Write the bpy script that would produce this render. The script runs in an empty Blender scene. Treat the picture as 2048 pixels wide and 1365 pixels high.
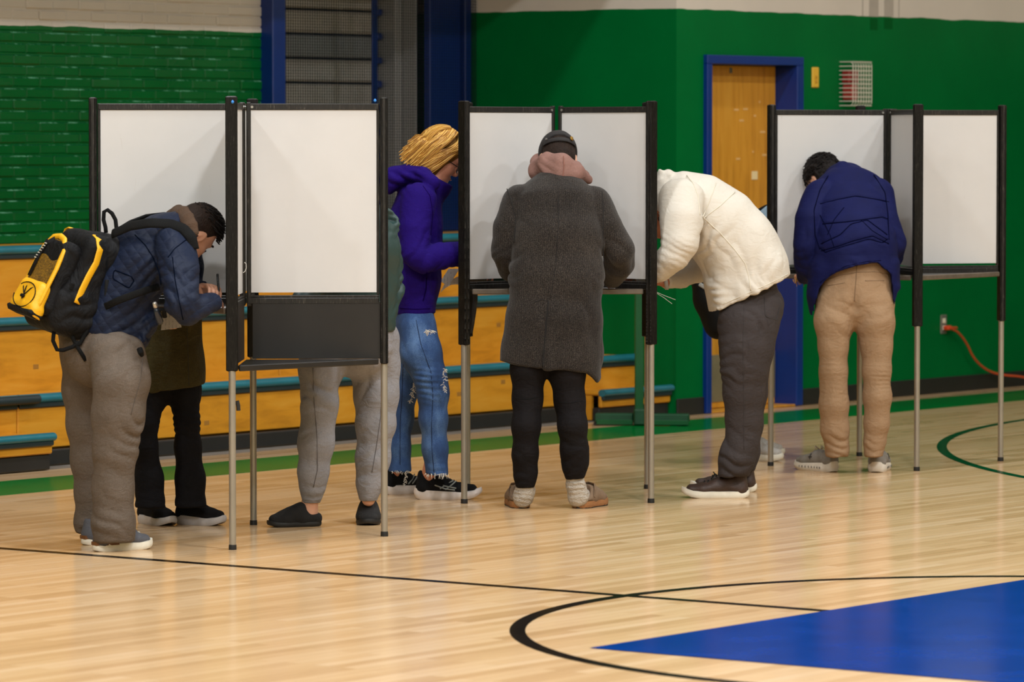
import bpy, math, random
import numpy as np
from mathutils import Vector, Matrix

random.seed(4)
RNG = np.random.RandomState(11)
SC = bpy.context.scene
COL = SC.collection

# ------------------------------------------------------------------ camera
CAM_H, FPX = 1.614, 8878.0
PITCH = math.atan((682.5 - 275.8) / FPX)
cam_data = bpy.data.cameras.new('camera')
cam_data.sensor_width = 36.0
cam_data.lens = FPX / 2048 * 36.0
cam_data.clip_end = 200
cam_data.dof.use_dof = True
cam_data.dof.focus_distance = 18.6
cam_data.dof.aperture_fstop = 5.0
cam = bpy.data.objects.new('camera', cam_data)
COL.objects.link(cam)
cam.location = (0, 0, CAM_H)
cam.rotation_euler = (math.pi / 2 - PITCH, 0, 0)
SC.camera = cam

# ------------------------------------------------------------------ colour management, world
SC.view_settings.view_transform = 'Standard'
SC.view_settings.look = 'None'
SC.view_settings.gamma = 1.0
SC.view_settings.use_curve_mapping = False
SC.view_settings.exposure = 0.0
w = bpy.data.worlds.new('world'); SC.world = w; w.use_nodes = True
w.node_tree.nodes['Background'].inputs[0].default_value = (0.9, 0.85, 0.78, 1)
w.node_tree.nodes['Background'].inputs[1].default_value = 0.0

# ------------------------------------------------------------------ hall axes: t runs along the bleacher wall, n towards it
ANG = 0.9275
TX, TY = math.cos(ANG), math.sin(ANG)
def TN(t, n, z=0.0):
    return np.array([t * TX - n * TY, t * TY + n * TX, z])

# high bay lamps of the hall, two rows under the ceiling
def area_lamp(loc, size, power, colr=(0.955, 1.0, 1.03)):
    l = bpy.data.lights.new('high_bay_lamp', 'AREA'); l.shape = 'RECTANGLE'
    l.size = size[0]; l.size_y = size[1]; l.energy = power; l.color = colr
    o = bpy.data.objects.new('high_bay_lamp', l); COL.objects.link(o)
    o.location = loc; o.rotation_euler = (0, 0, ANG)
LAMP_POWER = 222
for tt, kk in ((0.5, 1.0), (6.5, 1.15), (12.5, 1.1), (18.5, 0.78), (24.5, 0.18)):
    for nn, kn in ((2.9, 1.5), (7.2, 1.15), (11.5, 0.68)):
        area_lamp(TN(tt, nn, 7.2), (0.7, 0.4), LAMP_POWER * kk * kn)

# ------------------------------------------------------------------ helpers: rays, nodes, meshes
CP, SP = math.cos(PITCH), math.sin(PITCH)
def ray(x, y):
    a, b = (x - 1024) / FPX, -(y - 682.5) / FPX
    return np.array([a, CP + b * SP, -SP + b * CP])
def P(x, y, Y):                     # the point seen at (x, y) that stands Y metres into the hall
    r = ray(x, y); r = r * (Y / r[1])
    return np.array([r[0], Y, CAM_H + r[2]])
def G(x, y, z=0.0):                 # the point seen at (x, y) on the level z
    r = ray(x, y); k = (z - CAM_H) / r[2]
    return np.array([r[0] * k, r[1] * k, z])
def PN(x, y, n):                    # the point seen at (x, y) on the plane n of the hall -> (t, z)
    r = ray(x, y); k = n / (-TY * r[0] + TX * r[1])
    return (TX * r[0] + TY * r[1]) * k, CAM_H + r[2] * k
def unit(v):
    v = np.asarray(v, float); return v / np.linalg.norm(v)

def lin(h):
    h = h.lstrip('#'); o = []
    for i in (0, 2, 4):
        c = int(h[i:i + 2], 16) / 255
        o.append(c / 12.92 if c <= 0.04045 else ((c + 0.055) / 1.055) ** 2.4)
    return (*o, 1.0)

class MB:
    def __init__(s): s.V = []; s.F = []; s.n = 0
    def add(s, V, F):
        V = np.asarray(V, float).reshape(-1, 3)
        s.V.append(V); s.F += [[i + s.n for i in f] for f in F]; s.n += len(V); return s
    def box(s, c, size, ax=None, bev=0.0):
        hx = np.asarray(size, float) / 2; c = np.asarray(c, float)
        ax = np.eye(3) if ax is None else np.array([unit(a) for a in ax])
        b = min(bev, 0.45 * hx.min() * 2)
        if b <= 0:
            V = [c + ax.T @ (hx * np.array([i, j, k])) for i in (-1, 1) for j in (-1, 1) for k in (-1, 1)]
            F = [[0, 1, 3, 2], [4, 6, 7, 5], [0, 4, 5, 1], [2, 3, 7, 6], [0, 2, 6, 4], [1, 5, 7, 3]]
            if np.linalg.det(ax) < 0: F = [f[::-1] for f in F]
            return s.add(V, F)
        V = []; idx = {}
        for i in (-1, 1):
            for j in (-1, 1):
                for k in (-1, 1):
                    for a in range(3):
                        h = hx - b; h[a] = hx[a]
                        idx[i, j, k, a] = len(V); V.append(c + ax.T @ (h * np.array([i, j, k])))
        F = []
        for a in range(3):
            u, v = (a + 1) % 3, (a + 2) % 3
            for sg in (-1, 1):
                q = []
                for (p, r) in ((-1, -1), (1, -1), (1, 1), (-1, 1)):
                    k = [0, 0, 0]; k[a] = sg; k[u] = p; k[v] = r; q.append(idx[(*k, a)])
                F.append(q if sg > 0 else q[::-1])
            for p in (-1, 1):
                for r in (-1, 1):
                    k0 = [0, 0, 0]; k1 = [0, 0, 0]
                    k0[a] = -1; k1[a] = 1; k0[u] = k1[u] = p; k0[v] = k1[v] = r
                    q = [idx[(*k0, u)], idx[(*k1, u)], idx[(*k1, v)], idx[(*k0, v)]]
                    F.append(q if p * r < 0 else q[::-1])
        for i in (-1, 1):
            for j in (-1, 1):
                for k in (-1, 1):
                    q = [idx[i, j, k, 0], idx[i, j, k, 1], idx[i, j, k, 2]]
                    F.append(q if i * j * k > 0 else q[::-1])
        return s.add(V, F)
    def tube(s, pts, r, seg=10, flat=None, caps=True, up=(0, 0, 1)):
        """round (or flattened: flat=(ru, rv)) tube through pts; r may be a list"""
        p = np.asarray(pts, float); m = len(p)
        r = np.full(m, r) if np.isscalar(r) else np.asarray(r, float)
        T = np.gradient(p, axis=0); T /= np.linalg.norm(T, axis=1)[:, None] + 1e-12
        u = np.asarray(up, float); V = []
        a = np.arange(seg) * 2 * np.pi / seg
        for i in range(m):
            u = u - T[i] * (u @ T[i])
            if np.linalg.norm(u) < 1e-6:
                u = np.cross(T[i], (1, 0.3, 0.2))
            u = u / np.linalg.norm(u); v = np.cross(T[i], u)
            fu, fv = (r[i], r[i]) if flat is None else (flat[0], flat[1])
            V += [p[i] + u * np.cos(q) * fu + v * np.sin(q) * fv for q in a]
        F = []
        for i in range(m - 1):
            for j in range(seg):
                k = (j + 1) % seg
                F.append([i * seg + j, i * seg + k, (i + 1) * seg + k, (i + 1) * seg + j])
        if caps:
            F.append(list(range(seg))[::-1]); F.append([(m - 1) * seg + j for j in range(seg)])
        return s.add(V, F)
    def prism(s, poly, d):
        """polygon (n x 3, planar) pushed along the vector d"""
        p = np.asarray(poly, float); d = np.asarray(d, float); m = len(p)
        nrm = sum(np.cross(p[i] - p[0], p[(i + 1) % m] - p[0]) for i in range(1, m))
        if nrm @ d < 0: p = p[::-1]
        F = [list(range(m))[::-1], [m + i for i in range(m)]]
        F += [[i, (i + 1) % m, m + (i + 1) % m, m + i] for i in range(m)]
        return s.add(np.vstack([p, p + d]), F)

def root_loc(o):
    while o.parent: o = o.parent
    return np.array(o.location)
def link(name, V, F, m, parent=None, smooth=False, loc=None):
    V = np.asarray(V, float)
    base = root_loc(parent) if parent else (np.zeros(3) if loc is None else np.asarray(loc, float))
    me = bpy.data.meshes.new(name)
    me.from_pydata((V - base).tolist(), [], F if isinstance(F, list) else F.tolist())
    me.materials.append(m)
    if smooth: me.polygons.foreach_set('use_smooth', np.ones(len(me.polygons), bool))
    me.update()
    o = bpy.data.objects.new(name, me); COL.objects.link(o)
    if parent: o.parent = parent
    else: o.location = base
    return o
def build(name, mb, m, parent=None, smooth=False, loc=None):
    return link(name, np.vstack(mb.V), mb.F, m, parent, smooth, loc)
def auto(o, ang=0.6):
    me = o.data
    me.polygons.foreach_set('use_smooth', np.ones(len(me.polygons), bool))
    me.set_sharp_from_angle(angle=ang); return o
def empty(name, loc):
    o = bpy.data.objects.new(name, None); COL.objects.link(o); o.location = loc
    o.empty_display_size = 0.1; return o
def tag(o, label=None, cat=None, group=None, kind=None):
    for k, v in (('label', label), ('category', cat), ('group', group), ('kind', kind)):
        if v: o[k] = v
    return o

# ------------------------------------------------------------------ materials
MATS = {}
class NT:
    def __init__(s, name):
        s.m = bpy.data.materials.new(name); s.m.use_nodes = True
        s.t = s.m.node_tree; s.b = s.t.nodes['Principled BSDF']
    def n(s, typ, **kw):
        o = s.t.nodes.new(typ)
        for k, v in kw.items():
            if k[0] == '_': setattr(o, k[1:], v)
        for k, v in kw.items():
            if k[0] != '_':
                i = o.inputs[k.replace('__', ' ')] if not k.startswith('i') or not k[1:].isdigit() else o.inputs[int(k[1:])]
                if hasattr(v, 'is_linked'): s.t.links.new(v, i)
                else: i.default_value = v
        return o
    def l(s, a, b): s.t.links.new(a, b)
    def coord(s, kind='Object'): return s.n('ShaderNodeTexCoord').outputs[kind]
    def mapped(s, scale, rot=(0, 0, 0), kind='Object'):
        return s.n('ShaderNodeMapping', Vector=s.coord(kind), Scale=scale, Rotation=rot).outputs[0]
    def noise(s, vec, scale, detail=3, rough=0.55, dist=0.0):
        return s.n('ShaderNodeTexNoise', Vector=vec, Scale=scale, Detail=detail, Roughness=rough, Distortion=dist).outputs['Fac']
    def ramp(s, fac, stops):
        r = s.n('ShaderNodeValToRGB', Fac=fac); e = r.color_ramp.elements
        e[0].position, e[0].color = stops[0]; e[1].position, e[1].color = stops[-1]
        for p, c in stops[1:-1]:
            x = e.new(p); x.color = c
        return r.outputs[0]
    def math(s, op, a, b=0.0, c=0.0): return s.n('ShaderNodeMath', _operation=op, i0=a, i1=b, i2=c).outputs[0]
    def mix(s, f, a, b):
        o = s.n('ShaderNodeMix', _data_type='RGBA'); 
        for i, v in ((0, f), (6, a), (7, b)):
            if hasattr(v, 'is_linked'): s.l(v, o.inputs[i])
            else: o.inputs[i].default_value = v
        return o.outputs[2]
    def bump(s, h, strength=0.3, dist=0.01):
        prev = s.b.inputs['Normal'].links[0].from_socket if s.b.inputs['Normal'].is_linked else None
        b = s.n('ShaderNodeBump', Height=h, Strength=strength, Distance=dist)
        if prev: s.l(prev, b.inputs['Normal'])
        s.l(b.outputs[0], s.b.inputs['Normal'])
def shade(c, k): return (*[min(1, v * k) for v in c[:3]], 1.0)
def plain(name, colr, rough=0.5, metal=0.0, var=0.0, vscale=6.0, bump=0.0, bscale=60.0, spec=0.5, sheen=0.0):
    if name in MATS: return MATS[name]
    t = NT(name); c = lin(colr)
    t.b.inputs['Base Color'].default_value = c
    t.b.inputs['Roughness'].default_value = rough; t.b.inputs['Metallic'].default_value = metal
    t.b.inputs['Specular IOR Level'].default_value = spec
    if sheen: t.b.inputs['Sheen Weight'].default_value = 0.0
    if var:
        f = t.noise(t.coord(), vscale, 5, 0.6)
        t.l(t.ramp(f, [(0.25, shade(c, 1 - var)), (0.75, shade(c, 1 + var))]), t.b.inputs['Base Color'])
    if bump: t.bump(t.noise(t.coord(), bscale, 3), bump, 0.01)
    MATS[name] = t.m; return t.m
def cloth(name, colr, colr2=None, rough=0.85, weave=900.0, speck=0.12, fold=0.35, fscale=9.0, fstretch=(1, 1, 0.35), sheen=0.15):
    """woven cloth: fine weave speckle, soft creases as relief"""
    t = NT(name); c = lin(colr); c2 = lin(colr2) if colr2 else shade(c, 1.25)
    if sum(c[:3]) < 0.05: sheen = 0.0
    t.b.inputs['Roughness'].default_value = rough; t.b.inputs['Sheen Weight'].default_value = 0.0
    t.b.inputs['Specular IOR Level'].default_value = 0.15
    f = t.noise(t.coord(), weave * 0.35, 2, 0.7)
    g = t.noise(t.coord(), 14.0, 4, 0.6)
    k = t.math('ADD', t.math('MULTIPLY', f, 0.7), t.math('MULTIPLY', g, 0.3))
    t.l(t.ramp(k, [(0.5 - speck * 1.6, shade(c, 0.82)), (0.5, c), (0.5 + speck * 1.6, c2)]), t.b.inputs['Base Color'])
    if fold: 
        t.bump(t.noise(t.mapped(fstretch), fscale, 3, 0.5, 0.6), fold, 0.03)
        t.bump(t.noise(t.mapped((1.0, 1.0, 1.7), (0.5, 0.3, 0.2)), fscale * 2.1, 2, 0.5, 1.5), fold * 0.8, 0.02)
    t.bump(f, 0.12, 0.002)
    MATS[name] = t.m; return t.m

# ------------------------------------------------------------------ implicit surfaces for bodies and clothes
_LAT = np.random.RandomState(5).rand(32, 32, 32).astype(np.float32) * 2 - 1
def vnoise(p):
    p = np.asarray(p, np.float32); i = np.floor(p).astype(int); f = p - i; f = f * f * (3 - 2 * f); i &= 31; j = (i + 1) & 31
    x0, y0, z0 = i.T; x1, y1, z1 = j.T; fx, fy, fz = f.T; L = _LAT
    a = L[x0, y0, z0] * (1 - fx) + L[x1, y0, z0] * fx; b = L[x0, y1, z0] * (1 - fx) + L[x1, y1, z0] * fx
    c = L[x0, y0, z1] * (1 - fx) + L[x1, y0, z1] * fx; d = L[x0, y1, z1] * (1 - fx) + L[x1, y1, z1] * fx
    return (a * (1 - fy) + b * fy) * (1 - fz) + (c * (1 - fy) + d * fy) * fz

class SDF:
    def __init__(s, h=0.008): s.h = h; s.pr = []; s.cuts = []; s.lo = np.full(3, 1e9); s.hi = np.full(3, -1e9)
    def _b(s, *pr):
        for p, r in pr:
            s.lo = np.minimum(s.lo, np.asarray(p) - r); s.hi = np.maximum(s.hi, np.asarray(p) + r)
    def seg(s, a, b, ra, rb, side=(1, 0, 0), k=0.03, sub=False):
        a = np.asarray(a, float); b = np.asarray(b, float)
        ra = (ra, ra) if np.isscalar(ra) else ra; rb = (rb, rb) if np.isscalar(rb) else rb
        if not sub: s._b((a, max(ra)), (b, max(rb)))
        s.pr.append(('s', a, b, ra, rb, np.asarray(side, float), k, sub)); return s
    def chain(s, nodes, side=(1, 0, 0), k=0.03):
        for (a, ra, rra), (b, rb, rrb) in zip(nodes[:-1], nodes[1:]):
            s.seg(a, b, (ra, rra), (rb, rrb), side, k)
        return s
    def ell(s, c, ax, r, k=0.02, sub=False):
        c = np.asarray(c, float); ax = np.array([unit(v) for v in ax]); r = np.asarray(r, float)
        if not sub: s._b((c, r.max()))
        s.pr.append(('e', c, ax, r, k, sub)); return s
    def rbox(s, c, ax, half, rnd=0.03, k=0.02, sub=False):
        c = np.asarray(c, float); ax = np.array([unit(v) for v in ax]); half = np.asarray(half, float)
        if not sub: s._b((c, np.linalg.norm(half)))
        s.pr.append(('b', c, ax, half, rnd, k, sub)); return s
    def cut(s, p, nrm, box=None): s.cuts.append((np.asarray(p, float), unit(nrm), box)); return s
    def cutf(s, fn): s.cuts.append((fn, None, None)); return s
    def mesh(s, relax=1, disp=None):
        h = s.h; lo = s.lo - 3 * h; dim = np.ceil((s.hi - lo) / h).astype(int) + 4
        D = np.full(dim, 0.3, np.float32)
        X = [np.float32(lo[i]) + h * np.arange(dim[i], dtype=np.float32) for i in range(3)]
        for pr in s.pr:
            if pr[0] == 's':
                _, a, b, ra, rb, side, k, sub = pr; R = max(*ra, *rb); mn = np.minimum(a, b); mx = np.maximum(a, b)
            else:
                c = pr[1]; k, sub = pr[-2:]; R = pr[3].max() if pr[0] == 'e' else np.linalg.norm(pr[3]); mn = mx = c
            m = R + k + 2 * h
            i0 = np.clip(((mn - m - lo) / h).astype(int), 0, dim - 1); i1 = np.clip(((mx + m - lo) / h).astype(int) + 2, 1, dim)
            sl = tuple(slice(p, q) for p, q in zip(i0, i1))
            gx = X[0][sl[0]][:, None, None]; gy = X[1][sl[1]][None, :, None]; gz = X[2][sl[2]][None, None, :]
            if pr[0] == 's':
                d = b - a; L = np.linalg.norm(d); d = d / (L + 1e-9)
                u = side - d * (side @ d); 
                if np.linalg.norm(u) < 1e-4: u = np.cross(d, (0.3, 1, 0.2))
                u = unit(u); v = np.cross(d, u)
                px, py, pz = gx - a[0], gy - a[1], gz - a[2]
                td = px * d[0] + py * d[1] + pz * d[2]; tc = np.clip(td, 0, L); e = td - tc; q = tc / (L + 1e-9)
                du = px * u[0] + py * u[1] + pz * u[2]; dv = px * v[0] + py * v[1] + pz * v[2]
                ru = ra[0] + (rb[0] - ra[0]) * q; rv = ra[1] + (rb[1] - ra[1]) * q; re = np.minimum(ru, rv)
                kk = np.sqrt((du / ru) ** 2 + (dv / rv) ** 2 + (e / re) ** 2) + 1e-6
                gg = np.sqrt((du / ru ** 2) ** 2 + (dv / rv ** 2) ** 2 + (e / re ** 2) ** 2) + 1e-6
                f = kk * (kk - 1) / gg
                f = np.where(kk < 0.3, -re * (1 - kk), f)
            elif pr[0] == 'e':
                _, c, ax, r, k, sub = pr
                l = [(gx - c[0]) * a_[0] + (gy - c[1]) * a_[1] + (gz - c[2]) * a_[2] for a_ in ax]
                kk = np.sqrt(sum((l[i] / r[i]) ** 2 for i in range(3))) + 1e-6
                gg = np.sqrt(sum((l[i] / r[i] ** 2) ** 2 for i in range(3))) + 1e-6
                f = np.where(kk < 0.3, -r.min() * (1 - kk), kk * (kk - 1) / gg)
            else:
                _, c, ax, half, rnd, k, sub = pr
                l = [np.abs((gx - c[0]) * a_[0] + (gy - c[1]) * a_[1] + (gz - c[2]) * a_[2]) - (half[i] - rnd) for i, a_ in enumerate(ax)]
                f = np.sqrt(sum(np.maximum(v, 0) ** 2 for v in l)) + np.minimum(np.maximum(np.maximum(l[0], l[1]), l[2]), 0) - rnd
            A = D[sl]; f = f.astype(np.float32)
            if sub:
                hh = np.maximum(k - np.abs(A + f), 0) / k; D[sl] = np.maximum(A, -f) + hh * hh * k * 0.25
            else:
                hh = np.maximum(k - np.abs(A - f), 0) / k; D[sl] = np.minimum(A, f) - hh * hh * k * 0.25
        for p, nrm, box in s.cuts:
            gx, gy, gz = X[0][:, None, None], X[1][None, :, None], X[2][None, None, :]
            if nrm is None: D = np.maximum(D, p(gx, gy, gz).astype(np.float32)); continue
            f = (gx - p[0]) * nrm[0] + (gy - p[1]) * nrm[1] + (gz - p[2]) * nrm[2]
            if box is not None:          # only near p
                q = np.sqrt((gx - p[0]) ** 2 + (gy - p[1]) ** 2 + (gz - p[2]) ** 2); f = np.where(q < box, f, -1)
            D = np.maximum(D, f.astype(np.float32))
        V, Fq = surface_nets(D, lo, h)
        if relax:
            for _ in range(relax):
                acc = np.zeros_like(V); cnt = np.zeros(len(V))
                for i in range(4):
                    for j in (1, 3):
                        np.add.at(acc, Fq[:, i], V[Fq[:, (i + j) % 4]]); np.add.at(cnt, Fq[:, i], 1)
                V = 0.5 * V + 0.5 * acc / cnt[:, None]
        if disp is not None:
            V = V + normals(V, Fq) * disp(V)[:, None]
        return V, Fq
def normals(V, F):
    n = np.cross(V[F[:, 2]] - V[F[:, 0]], V[F[:, 3]] - V[F[:, 1]]); o = np.zeros_like(V)
    for i in range(4): np.add.at(o, F[:, i], n)
    return o / (np.linalg.norm(o, axis=1)[:, None] + 1e-12)
def surface_nets(D, lo, h):
    ins = D < 0; n = D.shape
    cs = np.zeros(tuple(k - 1 for k in n), np.int8)
    for i in (0, 1):
        for j in (0, 1):
            for k in (0, 1):
                cs += ins[i:n[0] - 1 + i, j:n[1] - 1 + j, k:n[2] - 1 + k]
    idx = np.argwhere((cs > 0) & (cs < 8)); m = len(idx)
    I = -np.ones(cs.shape, np.int32); I[tuple(idx.T)] = np.arange(m)
    cor = [(i, j, k) for i in (0, 1) for j in (0, 1) for k in (0, 1)]
    val = np.array([D[idx[:, 0] + c[0], idx[:, 1] + c[1], idx[:, 2] + c[2]] for c in cor])
    acc = np.zeros((m, 3)); cnt = np.zeros(m)
    for a in range(8):
        for b in range(a + 1, 8):
            ca, cb = np.array(cor[a]), np.array(cor[b])
            if np.abs(ca - cb).sum() != 1: continue
            va, vb = val[a], val[b]; msk = (va < 0) != (vb < 0)
            t = np.where(msk, va / (va - vb + 1e-12), 0)
            acc += (ca + t[:, None] * (cb - ca)) * msk[:, None]; cnt += msk
    V = lo + h * (idx + acc / cnt[:, None]); F = []
    for ax in range(3):
        u, v = (ax + 1) % 3, (ax + 2) % 3
        s0 = [slice(None)] * 3; s1 = [slice(None)] * 3; s0[ax] = slice(0, -1); s1[ax] = slice(1, None)
        e = np.argwhere(ins[tuple(s0)] != ins[tuple(s1)])
        e = e[(e[:, u] > 0) & (e[:, v] > 0) & (e[:, u] < n[u] - 1) & (e[:, v] < n[v] - 1)]
        q = []
        for du, dv in ((1, 1), (0, 1), (0, 0), (1, 0)):
            c = e.copy(); c[:, u] -= du; c[:, v] -= dv; q.append(I[tuple(c.T)])
        q = np.array(q).T; fl = ins[tuple(e.T)]
        q = np.where(fl[:, None], q, q[:, ::-1]); F.append(q)
    return V, np.vstack(F)
def sdf(name, S, m, parent=None, loc=None, disp=None, relax=1):
    V, F = S.mesh(relax, disp)
    return link(name, V, F, m, parent, True, loc)
def folds(*fs, base=0.0, bscale=(7, 7, 5)):
    """fs: (centre, radius, direction, wavelength, amplitude): creases that fade out with distance"""
    def d(V):
        wv = vnoise(V * 6.0) * 0.5 + vnoise(V * 13.0 + 7) * 0.25
        o = np.zeros(len(V))
        if base:
            o += base * (vnoise(V * np.array(bscale)) + 0.5 * vnoise(V * np.array(bscale) * 2.3 + 3))
        for c, R, dr, lam, amp in fs:
            q = np.exp(-((V - c) ** 2).sum(1) / (R * R)); x = (V @ unit(dr)) / lam + wv * 1.9
            o += amp * q * np.clip(0.75 + 1.3 * vnoise(V * 9.0 + 21), 0.05, 1.5) * (1.6 * np.abs(np.sin(np.pi * x)) ** 0.9 - 1.0)
        return o
    return d
def N(x, y, Y, a, b=None):
    k = Y / FPX
    return (P(x, y, Y), a * k, (a if b is None else b) * k)
# ------------------------------------------------------------------ surfaces of the hall
N_WALL, N_BACK, T_CORNER = 14.647, 16.14, 21.12

def floor_mat():
    t = NT('maple_floor'); uv = t.coord('UV')
    sep = t.n('ShaderNodeSeparateXYZ', Vector=uv)
    br = t.n('ShaderNodeTexBrick', Vector=uv, Scale=1.0, Mortar__Size=0.0011, Mortar__Smooth=0.3, Bias=0.0, Brick__Width=0.9, Row__Height=0.057,
             Color1=(0.0, 0, 0, 1), Color2=(1, 1, 1, 1), Mortar=(0.5, 0.5, 0.5, 1), _offset=0.37, _offset_frequency=2)
    tone = t.n('ShaderNodeSeparateColor', Color=br.outputs['Color']).outputs[0]
    mp = t.n('ShaderNodeMapping', Vector=uv, Scale=(0.9, 22, 1)).outputs[0]
    grain = t.noise(mp, 2.2, 5, 0.62, 0.3)
    mp2 = t.n('ShaderNodeMapping', Vector=uv, Scale=(0.35, 5, 1)).outputs[0]
    broad = t.noise(mp2, 1.6, 3, 0.5)
    k = t.math('ADD', t.math('MULTIPLY', tone, 0.42), t.math('ADD', t.math('MULTIPLY', grain, 0.40), t.math('MULTIPLY', broad, 0.18)))
    base = t.ramp(k, [(0.16, lin('#b08a5f')), (0.42, lin('#caa67a')), (0.62, lin('#d2b086')), (0.86, lin('#dabc98'))])
    joint = t.math('MULTIPLY', br.outputs['Fac'], 0.45)
    base = t.mix(joint, base, lin('#7a5228'))
    scr = t.noise(t.n('ShaderNodeMapping', Vector=uv, Scale=(3, 9, 1), Rotation=(0, 0, 0.5)).outputs[0], 2.5, 6, 0.7, 2.0)
    base = t.mix(t.math('MULTIPLY', t.math('GREATER_THAN', scr, 0.735), 0.35), base, lin('#f3ddb8'))
    t.l(base, t.b.inputs['Base Color'])
    rg = t.noise(t.n('ShaderNodeMapping', Vector=uv, Scale=(1.5, 8, 1)).outputs[0], 2.0, 4, 0.6)
    t.l(t.math('MULTIPLY_ADD', rg, 0.09, 0.10), t.b.inputs['Roughness'])
    t.b.inputs['Specular IOR Level'].default_value = 0.085
    hb = t.math('ADD', t.math('MULTIPLY', br.outputs['Fac'], -1.0), t.math('MULTIPLY', broad, 0.6))
    t.bump(hb, 0.05, 0.004)
    return t.m
def line_paint(name, colr, rough=0.18, spec=0.005):
    t = NT(name); c = lin(colr)
    f = t.noise(t.coord(), 3.0, 5, 0.65)
    t.l(t.ramp(f, [(0.3, shade(c, 0.85)), (0.7, shade(c, 1.15))]), t.b.inputs['Base Color'])
    t.l(t.math('MULTIPLY_ADD', f, 0.10, rough - 0.05), t.b.inputs['Roughness'])
    t.b.inputs['Specular IOR Level'].default_value = spec
    return t.m
def two_tone(name, zs, low, high, rough=0.45, bump=0.10, bscale=55, spec=0.06):
    """painted masonry, one colour up to the height zs and another above it"""
    t = NT(name); co = t.n('ShaderNodeNewGeometry').outputs['Position']
    z = t.n('ShaderNodeSeparateXYZ', Vector=co).outputs[2]
    wob = t.math('MULTIPLY_ADD', t.noise(co, 3.0, 3), 0.03, -0.015)
    st = t.math('GREATER_THAN', t.math('ADD', z, wob), zs)
    v = t.noise(co, 1.3, 4, 0.6)
    lo_ = t.ramp(v, [(0.3, shade(lin(low), 0.88)), (0.7, shade(lin(low), 1.1))])
    hi_ = t.ramp(v, [(0.3, shade(lin(high), 0.95)), (0.7, shade(lin(high), 1.04))])
    t.l(t.mix(st, lo_, hi_), t.b.inputs['Base Color'])
    t.b.inputs['Roughness'].default_value = rough; t.b.inputs['Specular IOR Level'].default_value = spec
    if bump: t.bump(t.noise(co, bscale, 3), bump, 0.006)
    return t.m
GREEN, CREAM = '#00622c', '#cdc4b8'
M_floor = floor_mat()
M_black_line = line_paint('black_line_paint', '#16120f')
M_green_line = line_paint('green_line_paint', '#006a2a')
M_dark_green_line = line_paint('dark_green_line_paint', '#053b22')
M_blue_line = line_paint('blue_court_paint', '#002c70')
M_wall = two_tone('painted_block', 2.362, GREEN, CREAM, 0.42)
M_brick = two_tone('painted_brick', 2.205, '#005c26', CREAM, 0.24, 0.2, 45, 0.3)
M_ceil = plain('ceiling_paint', '#b5b3ae', 0.8)
M_blue = plain('blue_enamel', '#002a74', 0.38, var=0.1)
M_bluedark = plain('blue_pad_vinyl', '#063080', 0.5, var=0.08)
M_black = plain('black_rubber_base', '#1b1a19', 0.55, var=0.15)
M_greystrip = plain('grey_floor_edge', '#77716a', 0.6, var=0.2)

def plank_wood(name, a, b, c, rough=0.42, scale=(1, 1, 7), rot=(0, 0, 0)):
    t = NT(name); mp = t.n('ShaderNodeMapping', Vector=t.coord(), Scale=scale, Rotation=rot).outputs[0]
    g = t.noise(mp, 3.0, 6, 0.6, 0.5); s2 = t.noise(t.coord(), 2.0, 3, 0.5)
    k = t.math('ADD', t.math('MULTIPLY', g, 0.65), t.math('MULTIPLY', s2, 0.35))
    t.l(t.ramp(k, [(0.28, lin(a)), (0.5, lin(b)), (0.72, lin(c))]), t.b.inputs['Base Color'])
    t.b.inputs['Roughness'].default_value = rough; t.b.inputs['Specular IOR Level'].default_value = 0.35
    return t.m
M_bench = plank_wood('varnished_bleacher_wood', '#a86e18', '#cb8a22', '#d49a36', 0.42, (1.2, 1.2, 6))
M_door = plank_wood('varnished_door_wood', '#a86e1e', '#cf902c', '#dba03c', 0.4, (9, 9, 0.7))
M_teal = plain('teal_nosing', '#1f6a78', 0.35, var=0.15)
M_nosedark = plain('dark_nosing_edge', '#1c2a2e', 0.5)

# floor with its strips running along the bleachers
fl = MB()
T0, T1, NA = -1.6, 27.6, -1.4
fv = [TN(T0, NA), TN(T1, NA), TN(T1, N_WALL + 0.4), TN(T_CORNER + 0.0, N_WALL + 0.4), TN(T_CORNER, N_BACK + 0.9), TN(T0, N_BACK + 0.9)]
floor = link('floor', fv, [[0, 1, 2, 3, 4, 5]], M_floor); floor['kind'] = 'structure'
uvl = floor.data.uv_layers.new(name='UVMap')
for lp in floor.data.loops:
    v = floor.data.vertices[lp.vertex_index].co
    uvl.data[lp.index].uv = (v.x * TX + v.y * TY, -v.x * TY + v.y * TX)
LZ = 0.0012
def strip(name, pts, m, lab=None, z=0.0002):       # flat painted shape on the floor, t/n corners
    mb = MB().prism([TN(a, b, z) for a, b in pts], (0, 0, LZ))
    return tag(build(name, mb, m, floor), lab)
def arc(name, tc, nc, R, wd, a0, a1, m, lab=None, z=0.0003, seg=120):
    mb = MB(); V = []; F = []
    for i in range(seg + 1):
        a = a0 + (a1 - a0) * i / seg
        for r, zz in ((R - wd, z), (R, z), (R, z + LZ), (R - wd, z + LZ)):
            V.append(TN(tc + r * math.cos(a), nc + r * math.sin(a), zz))
    for i in range(seg):
        for j in range(4):
            F.append([i * 4 + j, i * 4 + (j + 1) % 4, i * 4 + 4 + (j + 1) % 4, i * 4 + 4 + j])
    mb.add(V, F)
    return tag(build(name, mb, m, floor), lab)
strip('border_stripe', [(T0, 13.829), (T1, 13.829), (T1, 14.393), (T0, 14.393)], M_green_line, 'wide green border stripe')
strip('half_court_line', [(12.69, -1.0), (12.74, -1.0), (12.74, 13.829), (12.69, 13.829)], M_black_line, 'thin black straight line')
arc('center_circle', 12.676, 7.228, 1.829, 0.052, 0, 2 * math.pi, M_black_line, 'black circle line')
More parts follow.
